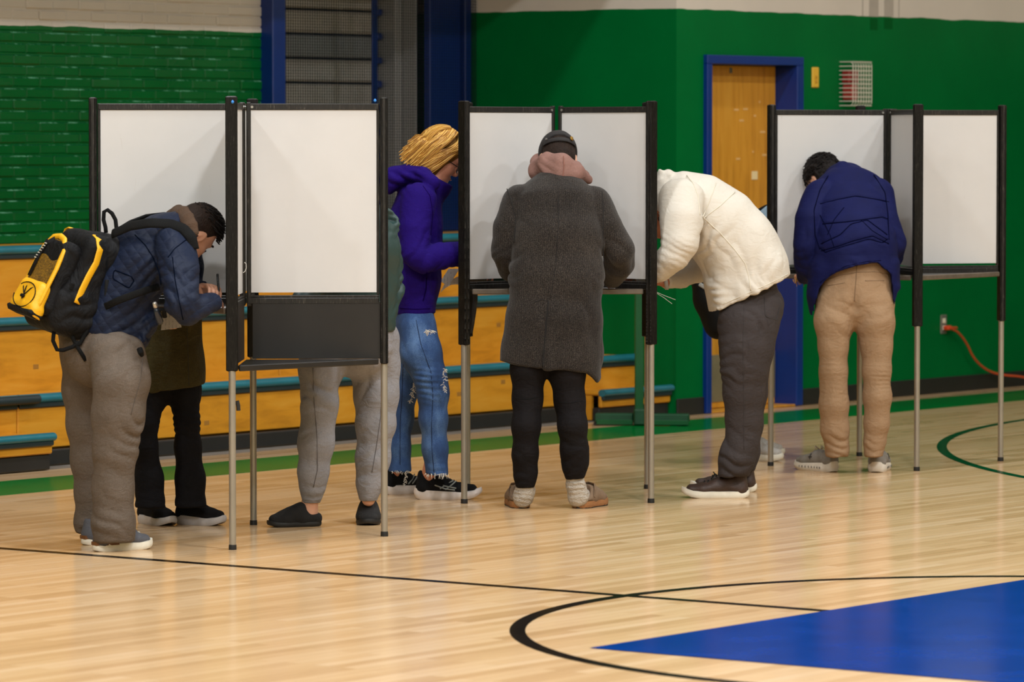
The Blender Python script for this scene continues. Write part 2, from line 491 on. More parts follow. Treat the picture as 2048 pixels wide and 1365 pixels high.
strip('center_paint', [(11.33, 8.185), (14.1, 8.185), (14.1, 6.0), (11.33, 6.0)], M_blue_line, 'painted blue corner', 0.0016)
arc('three_point_line', 22.823, 7.244, 5.70, 0.052, math.pi * 0.5, math.pi * 1.5, M_dark_green_line, 'dark green curved line')

def struct(name, mb, m): 
    o = build(name, mb, m); o['kind'] = 'structure'; return o
HZ = 7.8
AX = [(TX, TY, 0), (-TY, TX, 0), (0, 0, 1)]
def slab(mb, t0, t1, n0, n1, z0, z1, bev=0.0):
    return mb.box(TN((t0 + t1) / 2, (n0 + n1) / 2, (z0 + z1) / 2), (t1 - t0, n1 - n0, z1 - z0), AX, bev)
# door opening on the right wall
D_T0, zt = PN(1407, 110, N_WALL); D_T1, _ = PN(1600, 118, N_WALL); D_Z = 2.098
WT = 0.35
mb = MB(); slab(mb, T_CORNER, D_T0, N_WALL, N_WALL + WT, 0, HZ); slab(mb, D_T1, T1, N_WALL, N_WALL + WT, 0, HZ); slab(mb, D_T0, D_T1, N_WALL, N_WALL + WT, D_Z, HZ)
wall_right = struct('wall_right', mb, M_wall)
mb = MB(); slab(mb, T_CORNER, T_CORNER + 0.3, N_WALL + WT, N_BACK + 0.7, 0, HZ)
mb = None
for nm, x0, x1, y0, y1, cl in (('dark_mark', 1738, 1757, -30, 33, '#a8a095'), ('dark_mark', 1768, 1787, -30, 33, '#a8a095'), ('dark_mark', 1724.5, 1726, -30, 33, '#8f897f'), ('dark_mark', 1797, 1798.5, -30, 36, '#8f897f'), ('dark_mark', 1740, 1755, 37, 60, '#00501f'), ('dark_mark', 1768, 1785, 37, 58, '#00501f')):  # thin slabs in darker tones than the wall paint
    a0, b0 = PN(x0, y1, N_WALL); a1, b1 = PN(x1, y0, N_WALL)
    mb = MB(); slab(mb, a0, a1, N_WALL - 0.0012, N_WALL + 0.002, b0, b1); build(nm, mb, plain('wall_mark_' + cl[1:], cl, 0.6, spec=0.06, var=0.08), wall_right)
mb = MB(); slab(mb, T_CORNER, T_CORNER + 0.3, N_WALL + WT, N_BACK + 0.7, 0, HZ)
wall_return = struct('wall_recess', mb, M_wall)
W_T0 = PN(525, 150, N_BACK)[0]
W_T1 = T_CORNER
mb = MB(); slab(mb, T0, W_T0, N_BACK - 0.007, N_BACK + 0.5, 0, HZ); slab(mb, W_T0, W_T1, N_BACK - 0.007, N_BACK + 0.5, 0, 1.03)
wall_left = struct('wall_left', mb, M_brick)
mb = MB(); slab(mb, T0, T_CORNER, N_WALL + 0.002, N_BACK + 0.9, 3.05, 3.2); slab(mb, T0, T_CORNER - 0.002, N_WALL + 0.002, N_WALL + 0.15, 3.2, HZ); struct('shading_soffit', mb, plain('shading_soffit_paint', '#8f8c86', 0.8))  # unseen soffit, added to keep lamp light off the recess walls
mb = MB(); slab(mb, T0, T1, NA - 0.3, NA, 0, HZ); struct('wall_front', mb, M_wall)
mb = MB(); slab(mb, T0 - 0.3, T0, NA - 0.3, N_BACK + 0.9, 0, HZ); struct('wall_near', mb, M_wall)
mb = MB(); slab(mb, T1, T1 + 0.3, NA - 0.3, N_WALL + 0.4, 0, HZ); struct('wall_far', mb, M_wall)
mb = MB(); slab(mb, T0 - 0.3, T1 + 0.3, NA - 0.3, N_BACK + 0.9, HZ, HZ + 0.2); struct('ceiling', mb, M_ceil)

# bricks of the left wall, one by one where they can be seen
BL, BH, JN = 0.205, 0.0592, 0.006
proto = MB().box((0, 0, 0), (BL - 0.001, 0.03, BH - JN), None, 0.0075)
M_edge_glint = two_tone('brick_edge_glint', 2.205, '#0a5a30', '#d6cec2', 0.25, 0, 45, 0.4)  # highlights painted as patchy pale green on the upward brick bevels
_t = M_edge_glint.node_tree; _b = _t.nodes['Principled BSDF']; _src = _b.inputs['Base Color'].links[0].from_socket
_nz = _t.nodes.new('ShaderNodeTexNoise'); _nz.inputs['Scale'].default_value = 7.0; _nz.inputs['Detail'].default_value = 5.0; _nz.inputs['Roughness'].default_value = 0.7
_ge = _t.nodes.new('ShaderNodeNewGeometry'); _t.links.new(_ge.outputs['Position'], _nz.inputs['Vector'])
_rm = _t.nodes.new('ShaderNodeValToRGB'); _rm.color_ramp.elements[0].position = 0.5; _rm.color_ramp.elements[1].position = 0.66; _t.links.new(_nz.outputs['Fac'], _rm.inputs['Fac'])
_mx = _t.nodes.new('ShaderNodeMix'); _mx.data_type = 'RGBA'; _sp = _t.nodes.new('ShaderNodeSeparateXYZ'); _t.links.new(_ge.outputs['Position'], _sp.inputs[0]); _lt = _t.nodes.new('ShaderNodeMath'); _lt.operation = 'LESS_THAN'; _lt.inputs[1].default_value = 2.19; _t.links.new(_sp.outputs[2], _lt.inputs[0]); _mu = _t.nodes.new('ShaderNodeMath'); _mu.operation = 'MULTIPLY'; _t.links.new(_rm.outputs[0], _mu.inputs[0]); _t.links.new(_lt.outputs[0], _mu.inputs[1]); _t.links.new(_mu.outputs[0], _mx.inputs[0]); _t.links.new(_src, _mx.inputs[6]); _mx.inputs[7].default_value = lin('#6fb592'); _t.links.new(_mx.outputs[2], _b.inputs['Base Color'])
bme = bpy.data.meshes.new('brick'); bme.from_pydata(np.vstack(proto.V).tolist(), [], proto.F); bme.materials.append(M_brick); bme.materials.append(M_edge_glint); bme.update()
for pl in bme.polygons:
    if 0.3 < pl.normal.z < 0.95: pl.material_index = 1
far_bricks = MB(); nb = 0
z0 = 1.05
for r in range(24):
    zc = z0 + BH * (r + 0.5)
    t = W_T0 - (0.5 if r % 2 else 0.0) * BL
    if r % 2:
        far_bricks.box(TN(W_T0 - BL / 4, N_BACK, zc), (BL / 2 - 0.001, 0.03, BH - JN), AX, 0.004)
    while t > W_T0 - 4.6:
        tc = t - BL / 2; t -= BL
        c = TN(tc, N_BACK + RNG.uniform(-0.004, 0.004), zc + RNG.uniform(-0.001, 0.001))
        if tc > W_T0 - 2.45 and nb < 298:
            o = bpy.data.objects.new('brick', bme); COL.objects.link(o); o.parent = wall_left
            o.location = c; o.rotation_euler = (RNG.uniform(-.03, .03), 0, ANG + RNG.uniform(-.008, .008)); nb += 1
        else: far_bricks.box(c, (BL - 0.001, 0.03, BH - JN), AX, 0.004)
o = build('brickwork', far_bricks, M_brick, wall_left); o['kind'] = 'stuff'

# baseboards
mb = MB(); slab(mb, T_CORNER, D_T0, N_WALL - 0.012, N_WALL - 0.001, 0, 0.1, 0.003); slab(mb, D_T1, T1, N_WALL - 0.012, N_WALL - 0.001, 0, 0.1, 0.003)
struct('baseboard_right', mb, M_black)
mb = MB(); slab(mb, T0, T_CORNER - 0.01, 14.72, 14.84, 0.0005, 0.004)
struct('trim_1', mb, M_greystrip)

# ------------------------------------------------------------------ door in the right wall
dr = empty('door_1', TN((D_T0 + D_T1) / 2, N_WALL + 0.1, 0)); dr['kind'] = 'structure'
FW = 0.052
mb = MB()
slab(mb, D_T0, D_T0 + FW, N_WALL - 0.03, N_WALL + 0.17, 0.002, D_Z - FW, 0.004)
slab(mb, D_T1 - FW - 0.02, D_T1, N_WALL - 0.03, N_WALL + 0.17, 0.002, D_Z - FW, 0.004)
slab(mb, D_T0, D_T1, N_WALL - 0.03, N_WALL + 0.17, D_Z - FW, D_Z, 0.004)
build('door_frame', mb, M_blue, dr)
mb = MB(); slab(mb, D_T0 + FW + 0.004, D_T1 - FW - 0.024, N_WALL + 0.125, N_WALL + 0.165, 0.015, D_Z - FW - 0.004, 0.003)
leaf = build('door_leaf', mb, M_door, dr)
mb = MB(); slab(mb, D_T0 + FW + 0.006, D_T1 - FW - 0.026, N_WALL + 0.121, N_WALL + 0.1245, 0.05, 0.33, 0.001)
tag(build('kick_plate', mb, plain('dull_metal_plate', '#8d8267', 0.45, 0.4, var=0.15), leaf), 'dull metal kick plate')
mb = MB(); slab(mb, D_T0 + FW, D_T1 - FW, N_WALL - 0.02, N_WALL + 0.16, 0.001, 0.012, 0.003)
build('threshold', mb, M_door, dr)
st_t, st_z = PN(1510, 351, N_WALL + 0.12)
mb = MB(); slab(mb, st_t - 0.03, st_t + 0.03, N_WALL + 0.1215, N_WALL + 0.1245, st_z - 0.025, st_z + 0.025)
tag(build('sticker', mb, plain('paper_sticker', '#e8d3a0', 0.7), leaf), 'small pale square sticker')
for xx in (1419, 1462):
    a, b = PN(xx, 141, N_WALL + 0.12)
    mb = MB(); slab(mb, a - 0.012, a + 0.012, N_WALL + 0.117, N_WALL + 0.1245, b - 0.016, b + 0.016, 0.003)
    build('bracket', mb, plain('grey_metal', '#76716a', 0.4, 0.7), leaf)
mb = MB()
for i in range(9):
    a, b = PN(RNG.uniform(1425, 1530), RNG.uniform(200, 330), N_WALL + 0.12); wv = RNG.uniform(0.008, 0.03)
    slab(mb, a - wv, a + wv, N_WALL + 0.1235, N_WALL + 0.1247, b - 0.006, b + 0.006)
build('tape_residue', mb, plain('pale_scuff', '#dcae6a', 0.8), leaf)['kind'] = 'stuff'

# ------------------------------------------------------------------ screened window beyond the bleachers
wn = empty('window_1', TN((W_T0 + W_T1) / 2, N_BACK, 1.05)); wn['kind'] = 'structure'
ZW = 3.0
def wt(x): return PN(x, 120, N_BACK - 0.03)[0]
for a, b, n0, n1, nm, m in ((527, 553, -0.10, 0.06, 'window_post', M_blue), (553.5, 566, -0.05, 0.06, 'window_post', M_blue),
                            (749, 761, -0.012, 0.0, 'window_mullion', M_blue), (868, 930, 0.0, 0.05, 'blue_panel', M_bluedark), (930.5, 944, -0.03, 0.05, 'window_post', M_blue)):
    mb = MB(); slab(mb, wt(a), min(wt(b), W_T1 - 0.004), N_BACK + n0, N_BACK + n1, 1.06, ZW, 0.006); build(nm, mb, m, wn)
mb = MB(); slab(mb, W_T0 + 0.01, W_T1 - 0.01, N_BACK - 0.02, N_BACK + 0.1, 1.035, 1.058, 0.004); build('window_sill', mb, plain('grey_sill', '#8d8478', 0.5, var=0.1), wn)
t0s, t1s = wt(560), wt(848)
sl_m = [plain('shutter_slat_%d' % i, c, 0.42, 0.25, var=0.12) for i, c in enumerate(('#c2bdb4', '#b3b2ae', '#cbc4b8', '#a2a7ab'))]
k = 0
zz = 1.09
while zz < 2.5:
    mb = MB(); slab(mb, t0s, t1s, N_BACK + 0.32, N_BACK + 0.37, zz, zz + 0.128, 0.012)
    build('shutter_slat', mb, sl_m[(k * 7 + k // 3) % 4], wn)
    mb = MB(); slab(mb, t1s - 0.03, t1s + 0.012, N_BACK + 0.29, N_BACK + 0.33, zz + 0.11, zz + 0.15, 0.006)
    build('hinge_clip', mb, M_bluedark, wn)
    zz += 0.142; k += 1
mb = MB(); slab(mb, t0s - 0.2, W_T1 - 0.01, N_BACK + 0.4, N_BACK + 0.42, 1.06, ZW); build('shutter_backing', mb, plain('dark_blue_backing', '#3c4660', 0.6), wn)
mb = MB(); slab(mb, t1s + 0.015, t1s + 0.08, N_BACK + 0.2, N_BACK + 0.36, 1.06, ZW, 0.004); slab(mb, t1s + 0.085, t1s + 0.10, N_BACK + 0.1, N_BACK + 0.36, 1.06, ZW, 0.003)
build('guide_rail', mb, plain('grey_rail', '#b5b3b0', 0.4, 0.4), wn)
mb = MB()
ta, tb = wt(566), W_T1 - 0.01
x = ta
while x < tb: slab(mb, x, x + 0.0028, N_BACK - 0.052, N_BACK - 0.049, 1.06, 2.97); x += 0.0215
z = 1.07
while z < 2.96: slab(mb, ta, tb, N_BACK - 0.0545, N_BACK - 0.0515, z, z + 0.0022); z += 0.0165
o = build('wire_screen', mb, plain('dark_wire', '#1d2430', 0.5, 0.5), wn); o['kind'] = 'stuff'

# ------------------------------------------------------------------ bleachers
bl = empty('bleachers', TN(18.5, 15.3, 0))
tag(bl, 'yellow wooden bleachers with teal rounded nosings along the wall', 'bleachers')
def board(nm, m, *a, bev=0.006):
    mb = MB(); slab(mb, *a, bev); return build(nm, mb, m, bl)
def nosing(t0, t1, n, z, r=0.03):
    mb = MB(); pts = [TN(a, n + r, z) for a in np.linspace(t0, t1, 3)]
    mb.tube(pts, r, 14, (r * 0.8, r))
    auto(build('nosing', mb, M_teal, bl))
    board('nosing_edge', M_nosedark, t0 + 0.003, t1 - 0.003, n + 0.014, n + 0.06, z - r * 0.8 - 0.022, z - r * 0.6)
TE = T_CORNER - 0.012
TL = 11.0
rows = [(14.88, 0.335), (15.17, 0.70), (15.46, 1.045)]
zb = [0.085, 0.335, 0.70]
joints = [TL, 13.6, 15.86, 18.2, TE]
JL, JR = 15.86, 20.42
for i, (n, z) in enumerate(rows):
    nx = rows[i + 1][0] if i < 2 else N_BACK - 0.06
    for a, b in zip(joints[:-1], joints[1:]):
        inset = 0.03 if (i == 0 and b <= JL + 0.01) else 0.0
        board('riser_board', M_bench, a + 0.002, b - 0.002, n + 0.026 + inset, n + 0.05 + inset, zb[i] + 0.002, z - 0.03)
        board('tread_board', M_bench, a + 0.002, b - 0.002, n + 0.035, nx + 0.02, z - 0.022, z + 0.012)
        nosing(a + 0.003, b - 0.003, n, z)
board('toe_board', M_black, JL, JR, 14.852, 14.90, 0.004, 0.083)
for a, b in ((TL, JL), (JR, TE)):
    board('step_board', M_bench, a, b, 14.675, 14.70, 0.082, 0.150)
    board('step_tread', M_bench, a, b, 14.68, 14.93, 0.150, 0.172)
    nosing(a, b, 14.645, 0.165, 0.026)
    board('toe_board', M_black, a, b, 14.69, 14.74, 0.004, 0.081)
    if a != TL:
        mb = MB(); slab(mb, a, a + 0.02, 14.745, 14.90, 0.01, 0.149); build('end_board', mb, M_bench, bl)
    else: board('filler_board', M_bench, TL, b, 14.91, 14.93, 0.085, 0.31)
a = PN(45, 805, 14.87)[0]
mb = MB().tube([TN(a - 0.2, 14.875, 0.335), TN(a + 0.12, 14.875, 0.335)], 0.027, 12, (0.022, 0.02)); auto(build('handle_slot', mb, M_nosedark, bl))
mb = MB()
for i in range(14):
    tt = RNG.uniform(16.0, 20.2); z = RNG.choice([0.15, 0.2, 0.25, 0.47, 0.55, 0.6]); n = 14.905 if z < 0.3 else 15.195
    slab(mb, tt - 0.02, tt + 0.02, n, n + 0.004, z - 0.012, z + 0.012, 0.001)
build('scuff_mark', mb, plain('dark_scuff', '#9a6a20', 0.7), bl)['kind'] = 'stuff'

# ------------------------------------------------------------------ small things on the right wall
def on_wall(x, y): return PN(x, y, N_WALL)
a, b = on_wall(1628.5, 155)
sw = empty('wall_switch', TN(a, N_WALL, b)); tag(sw, 'narrow yellow plate on the green wall right of the door', 'switch plate')
mb = MB(); slab(mb, a - 0.037, a + 0.037, N_WALL - 0.012, N_WALL - 0.0005, b - 0.062, b + 0.062, 0.005); build('cover_plate', mb, plain('yellow_plastic', '#e0b23a', 0.4), sw)
for dz in (-0.024, 0.002):
    mb = MB(); slab(mb, a - 0.008, a + 0.008, N_WALL - 0.02, N_WALL - 0.011, b + dz - 0.009, b + dz + 0.009, 0.003); build('button', mb, plain('amber_button', '#b98a24', 0.4), sw)

a, b = on_wall(1697, 168)
al = empty('fire_alarm', TN(a, N_WALL, b)); tag(al, 'red fire alarm behind a white wire guard on the green wall', 'alarm')
M_red = plain('red_plastic', '#8c1f1c', 0.4); M_wire = plain('white_coated_wire', '#d9d2c2', 0.4)
mb = MB(); slab(mb, a - 0.085, a + 0.03, N_WALL - 0.06, N_WALL - 0.001, b + 0.0, b + 0.085, 0.01); body = build('alarm_body', mb, M_red, al)
mb = MB(); slab(mb, a - 0.075, a - 0.01, N_WALL - 0.075, N_WALL - 0.001, b - 0.10, b - 0.004, 0.008); build('strobe', mb, plain('red_strobe', '#a83a34', 0.3), al)
g = MB(); gw, gh, gd = 0.105, 0.133, 0.10
def gwire(pts): g.tube(pts, 0.0026, 6)
for u in np.linspace(-1, 1, 8):
    tt = a + u * gw
    gwire([TN(tt, N_WALL - 0.002, b + gh), TN(tt, N_WALL - gd + .015, b + gh), TN(tt, N_WALL - gd, b + gh - .015), TN(tt, N_WALL - gd, b - gh + .015), TN(tt, N_WALL - gd + .015, b - gh), TN(tt, N_WALL - 0.002, b - gh)])
for v in np.linspace(-1, 1, 11):
    zz = b + v * gh
    gwire([TN(a - gw, N_WALL - 0.002, zz), TN(a - gw, N_WALL - gd, zz), TN(a + gw, N_WALL - gd, zz), TN(a + gw, N_WALL - 0.002, zz)])
o = build('wire_guard', g, M_wire, al); o['kind'] = 'stuff'

a, b = on_wall(1886, 649)
ou = empty('wall_outlet', TN(a, N_WALL, b)); tag(ou, 'grey outlet plate low on the green wall behind the right booth', 'outlet')
mb = MB(); slab(mb, a - 0.036, a + 0.036, N_WALL - 0.007, N_WALL - 0.0005, b - 0.06, b + 0.06, 0.003); build('cover_plate', mb, plain('steel_plate', '#8f8a82', 0.35, 0.6), ou)
for dz in (0.022, -0.022):
    mb = MB(); slab(mb, a - 0.017, a + 0.017, N_WALL - 0.011, N_WALL - 0.006, b + dz - 0.015, b + dz + 0.015, 0.004); build('socket', mb, plain('cream_plastic', '#e6dcc2', 0.4), ou)
cd = empty('extension_cord', TN(a, N_WALL - 0.02, b)); tag(cd, 'orange extension cord looping from the outlet to the floor', 'cord')
mb = MB(); slab(mb, a - 0.02, a + 0.03, N_WALL - 0.05, N_WALL - 0.012, b - 0.036, b - 0.008, 0.006); build('plug', mb, plain('orange_plug', '#d8431c', 0.4), cd)
pts = [TN(a + 0.02, N_WALL - 0.04, b - 0.022)]
for x, y in ((1901, 657), (1914, 664), (1926, 677), (1936, 693), (1944, 710), (1956, 726), (1972, 739), (1990, 747), (2006, 751), (2024, 753), (2040, 758), (2050, 766), (2062, 776)):
    q, zz = PN(x, y, N_WALL - 0.05); pts.append(TN(q, N_WALL - 0.05 - max(0, (x - 1990)) * 0.0016, max(zz, 0.012)))
for dt in (0.3, 0.8, 1.4): pts.append(TN(q + dt, N_WALL - 0.25 - dt * 0.1, 0.012))
pts = np.array(pts); tt = np.linspace(0, len(pts) - 1, 90); ii = np.clip(tt.astype(int), 1, len(pts) - 3); f = (tt - ii)[:, None]
p0, p1, p2, p3 = pts[ii - 1], pts[ii], pts[ii + 1], pts[ii + 2]
cr = 0.5 * (2 * p1 + (p2 - p0) * f + (2 * p0 - 5 * p1 + 4 * p2 - p3) * f ** 2 + (3 * p1 - p0 - 3 * p2 + p3) * f ** 3)
auto(build('cable', MB().tube(cr, 0.0075, 8), plain('orange_cable', '#c2491f', 0.45), cd))

# ------------------------------------------------------------------ green post on its base
pc = G(1279, 853); pc[1] += 0.06
po = empty('net_post', pc); tag(po, 'green square post on a low two-armed base by the bleachers', 'post')
M_post = plain('green_enamel', '#0a4f27', 0.35, var=0.12); M_pb = plain('green_base_paint', '#0d4226', 0.5, var=0.25, vscale=14)
build('upright', MB().box(pc + np.array([0, 0.02, 0.78]), (0.05, 0.05, 1.45), None, 0.005), M_post, po)
k = pc[1] / FPX
ux = unit((1, -0.10, 0))
for x0, x1 in ((1191, 1268), (1291, 1379)):
    c = (np.array([(x0 + x1) / 2 - 1024, 0, 0]) * k); c[1] = pc[1] + (0.03 if x0 < 1200 else -0.02); c[2] = 0.042
    arm = build('base_arm', MB().box(c, ((x1 - x0) * k, 0.10, 0.05), [ux, np.cross((0, 0, 1), ux), (0, 0, 1)], 0.006), M_pb, po)
    build('base_lip', MB().box(c + np.array([0, -0.055, -0.022]), ((x1 - x0) * k - 0.01, 0.012, 0.028), [ux, np.cross((0, 0, 1), ux), (0, 0, 1)], 0.003), M_post, po)
build('base_block', MB().box(pc + np.array([0.0, 0, 0.05]), (0.065, 0.13, 0.09), None, 0.008), M_pb, po)
for dx, dy in ((-.24, .03), (.25, -.02), (0, 0)): build('base_foot', MB().box(pc + np.array([dx, dy, 0.009]), (0.03, 0.06, 0.018), None, 0.003), M_black, po)

# ------------------------------------------------------------------ voting booths
def board_mat():
    t = NT('white_booth_board'); co = t.coord(); c = lin('#cac7c4')
    f = t.noise(co, 2.5, 5, 0.6); g2 = t.noise(t.mapped((9, 9, 1.2)), 6, 5, 0.7, 1.0)
    b = t.ramp(f, [(0.25, shade(c, 0.95)), (0.75, shade(c, 1.03))])
    b = t.mix(t.math('MULTIPLY', t.math('GREATER_THAN', g2, 0.70), 0.22), b, lin('#a2907c'))
    t.l(b, t.b.inputs['Base Color']); t.b.inputs['Roughness'].default_value = 0.42
    t.b.inputs['Specular IOR Level'].default_value = 0.35
    return t.m
def metal_black():
    t = NT('worn_black_aluminium'); f = t.noise(t.mapped((30, 30, 3)), 8, 5, 0.7)
    t.l(t.ramp(f, [(0.35, lin('#1a1816')), (0.58, lin('#2a2724')), (0.74, lin('#6a625a'))]), t.b.inputs['Base Color'])
    t.b.inputs['Metallic'].default_value = 0.35; t.b.inputs['Roughness'].default_value = 0.42
    return t.m
M_board = board_mat(); M_bm = metal_black()
M_leg = plain('dull_aluminium_leg', '#a79f93', 0.38, 0.65, var=0.08)
M_rub = plain('black_rubber', '#141312', 0.6)
M_shelf = plain('dark_laminate', '#1d1a18', 0.35, var=0.2)
M_edge = plain('worn_shelf_edge', '#6b6055', 0.4, 0.3, var=0.25, vscale=20)
M_steel = plain('black_painted_steel', '#262321', 0.45, 0.3, var=0.2, vscale=5)
M_bolt = plain('bright_bolt', '#b9b6b0', 0.3, 0.8)
M_tape = plain('blue_tape', '#2f7fd0', 0.6)
Z_TOP, Z_SH, Z_SLEEVE = 1.777, 0.945, 0.70
def booth(name, c, posts, label, low=None, gaps=()):
    """c: centre pole, posts: four outer poles in order around c; a board runs from c to each of them"""
    c = np.array(c, float); r = empty(name, (c[0], c[1], 0)); tag(r, label, 'voting booth', 'voting booths in the gymnasium')
    ps = [np.array(p, float) for p in posts]
    for i, p in enumerate(ps):
        d = unit(np.append(p - c, 0)); s = np.array([-d[1], d[0], 0]); q = np.append(p, 0); L = np.linalg.norm(p - c)
        ax = [d, s, (0, 0, 1)]
        mb = MB(); hz = (Z_TOP + Z_SLEEVE) / 2
        mb.box(q + np.array([0, 0, hz]), (0.026, 0.040, Z_TOP - Z_SLEEVE), ax, 0.004)
        for sg in (-1, 1):
            for dd in (-0.011, 0.011): mb.box(q + d * dd + s * sg * 0.0 + np.array([0, 0, hz]), (0.010, 0.046, Z_TOP - Z_SLEEVE - 0.004), ax, 0.003)
        auto(build('post', mb, M_bm, r))
        mb = MB().tube([q + np.array([0, 0, 0.012]), q + np.array([0, 0, Z_SLEEVE + 0.12])], 0.0138, 14)
        lg = auto(build('leg', mb, M_leg, r))
        build('rubber_foot', MB().tube([q + np.array([0, 0, 0.0]), q + np.array([0, 0, 0.012]), q + np.array([0, 0, 0.02])], [0.0155, 0.0155, 0.0148], 14), M_rub, lg)
        z1 = 1.752; z0 = Z_SH + 0.035
        e0, e1 = 0.022, L - 0.020
        m_ = c + d[:2] * (e0 + e1) / 2; mid = np.append(m_, 0)
        build('privacy_panel', MB().box(mid + np.array([0, 0, (z0 + z1) / 2]), (e1 - e0 - 0.012, 0.006, z1 - z0 - 0.02), ax), M_board, r)
        build('top_rail', MB().box(mid + np.array([0, 0, z1 - 0.013]), (e1 - e0, 0.017, 0.026), ax, 0.003), M_bm, r)
        mb = MB().box(mid + np.array([0, 0, z0 - 0.006]), (e1 - e0, 0.017, 0.010), ax, 0.002)
        mb.box(mid + np.array([0, 0, z0 - 0.024]), (e1 - e0, 0.022, 0.026), ax, 0.003)
        build('bottom_rail', mb, M_bm, r)
        mb = MB(); 
        mb.box(np.append(c, 0) + d * 0.026 + np.array([0, 0, (z0 + z1) / 2 - 0.02]), (0.018, 0.020, z1 - z0 + 0.05), ax, 0.003)
        build('inner_stile', mb, M_bm, r)
        mb = MB().box(q - d * 0.024 + np.array([0, 0, (z0 + z1) / 2]), (0.012, 0.014, z1 - z0), ax, 0.002); build('outer_stile', mb, M_bm, r)
        bo = MB()
        for sg in (-1, 1): bo.tube([np.append(c, 0) + d * 0.04 + s * sg * 0.008 + np.array([0, 0, z1 - 0.014]), np.append(c, 0) + d * 0.04 + s * sg * 0.0115 + np.array([0, 0, z1 - 0.014])], 0.0055, 10)
        build('bolt', bo, M_bolt, r)
    for i in range(4):
        a, b = ps[i], ps[(i + 1) % 4]; ua, ub = unit(a - c), unit(b - c); o = c + (ua + ub) * 0.016
        zz = Z_SH if i != low else Z_SLEEVE + 0.02
        A, B_ = a + ub * 0.02 - ua * 0.03, b + ua * 0.02 - ub * 0.03
        poly = [np.append(v, zz - 0.012) for v in (o, A, B_)]
        sh = build('shelf', MB().prism(poly, (0, 0, 0.012)), M_shelf, r)
        ed = unit(np.append(B_ - A, 0)); en = np.array([-ed[1], ed[0], 0])
        mid = np.append((A + B_) / 2, zz - 0.009); 
        out = unit(np.append((A + B_) / 2 - c, 0))
        build('front_edge', MB().box(mid + out * 0.008, (np.linalg.norm(B_ - A) - 0.0, 0.016, 0.024), [ed, en, (0, 0, 1)], 0.004), M_edge if i != low else M_steel, sh)
        if i == low:
            for e, u, other in ((a, ua, ub), (b, ub, ua)):
                d = np.append(u, 0); L = np.linalg.norm(e - c); n3 = np.append(other, 0)
                build('skirt_panel', MB().box(np.append(c, 0) + d * (L / 2 + 0.014) + n3 * 0.006 + np.array([0, 0, (zz + Z_SH + 0.01) / 2]), (L - 0.05, 0.008, Z_SH - zz + 0.006), [d, np.cross((0, 0, 1), d), (0, 0, 1)], 0.002), M_steel, r)
    return r
C1 = (-1.087, 17.90)
P1B, P1D, P1E, P1A = (-1.095, 17.345), (-0.517, 17.93), (-1.078, 18.46), (-1.685, 17.87)
booth1 = booth('voting_booth', C1, [P1B, P1D, P1E, P1A], 'left voting booth, its low shelf with black steel skirt facing forward', low=0)
C2 = (0.20, 19.97)
P2L, P2R, P2FR, P2FL = (-0.211, 19.55), (0.615, 19.58), (0.622, 20.37), (-0.205, 20.37)
booth2 = booth('voting_booth', C2, [P2L, P2R, P2FR, P2FL], 'middle voting booth with two white boards behind the grey-coated person')
C3 = (1.868, 21.97)
P31, P32, P33, P34 = (1.273, 21.80), (1.962, 21.47), (2.44, 22.12), (1.762, 22.47)
booth3 = booth('voting_booth', C3, [P31, P32, P33, P34], 'right voting booth in front of the green wall')
def blob(name, c, r, m, parent): 
    mb = MB(); c = np.array(c, float)
    rs = [0.25, 0.8, 1.0, 0.7, 0.2]; mb.tube([c + np.array([0, 0, (i - 2) * r * 0.55]) for i in range(5)], [r * q for q in rs], 7)
    return build(name, mb, m, parent, True)
blob('tape_scrap', P(465, 204, 17.318), 0.0065, M_tape, booth1)
blob('tape_scrap', P(750, 201, 17.905), 0.0065, M_tape, booth1)
pts = [P(x, y, 17.85) for x, y in ((489, 525), (492, 528), (492.5, 536), (490, 543), (486, 546))]
auto(build('loose_thread', MB().tube(pts, 0.0016, 5), plain('white_thread', '#d8d4cc', 0.7), booth1))
build('strap_end', MB().tube([P(474, 802, 17.36), P(476.5, 812, 17.36), P(477, 822, 17.36)], 0.006, 6, (0.008, 0.003)), M_rub, booth1)
pts = [P(x, y, 19.62) for x, y in ((950, 586), (950, 600), (947, 625), (943, 650), (940, 667))]
build('hanging_strap', MB().tube(pts, 0.01, 8, (0.012, 0.006)), M_bm, booth2)
for y0, y1 in ((700, 702),):
    pass
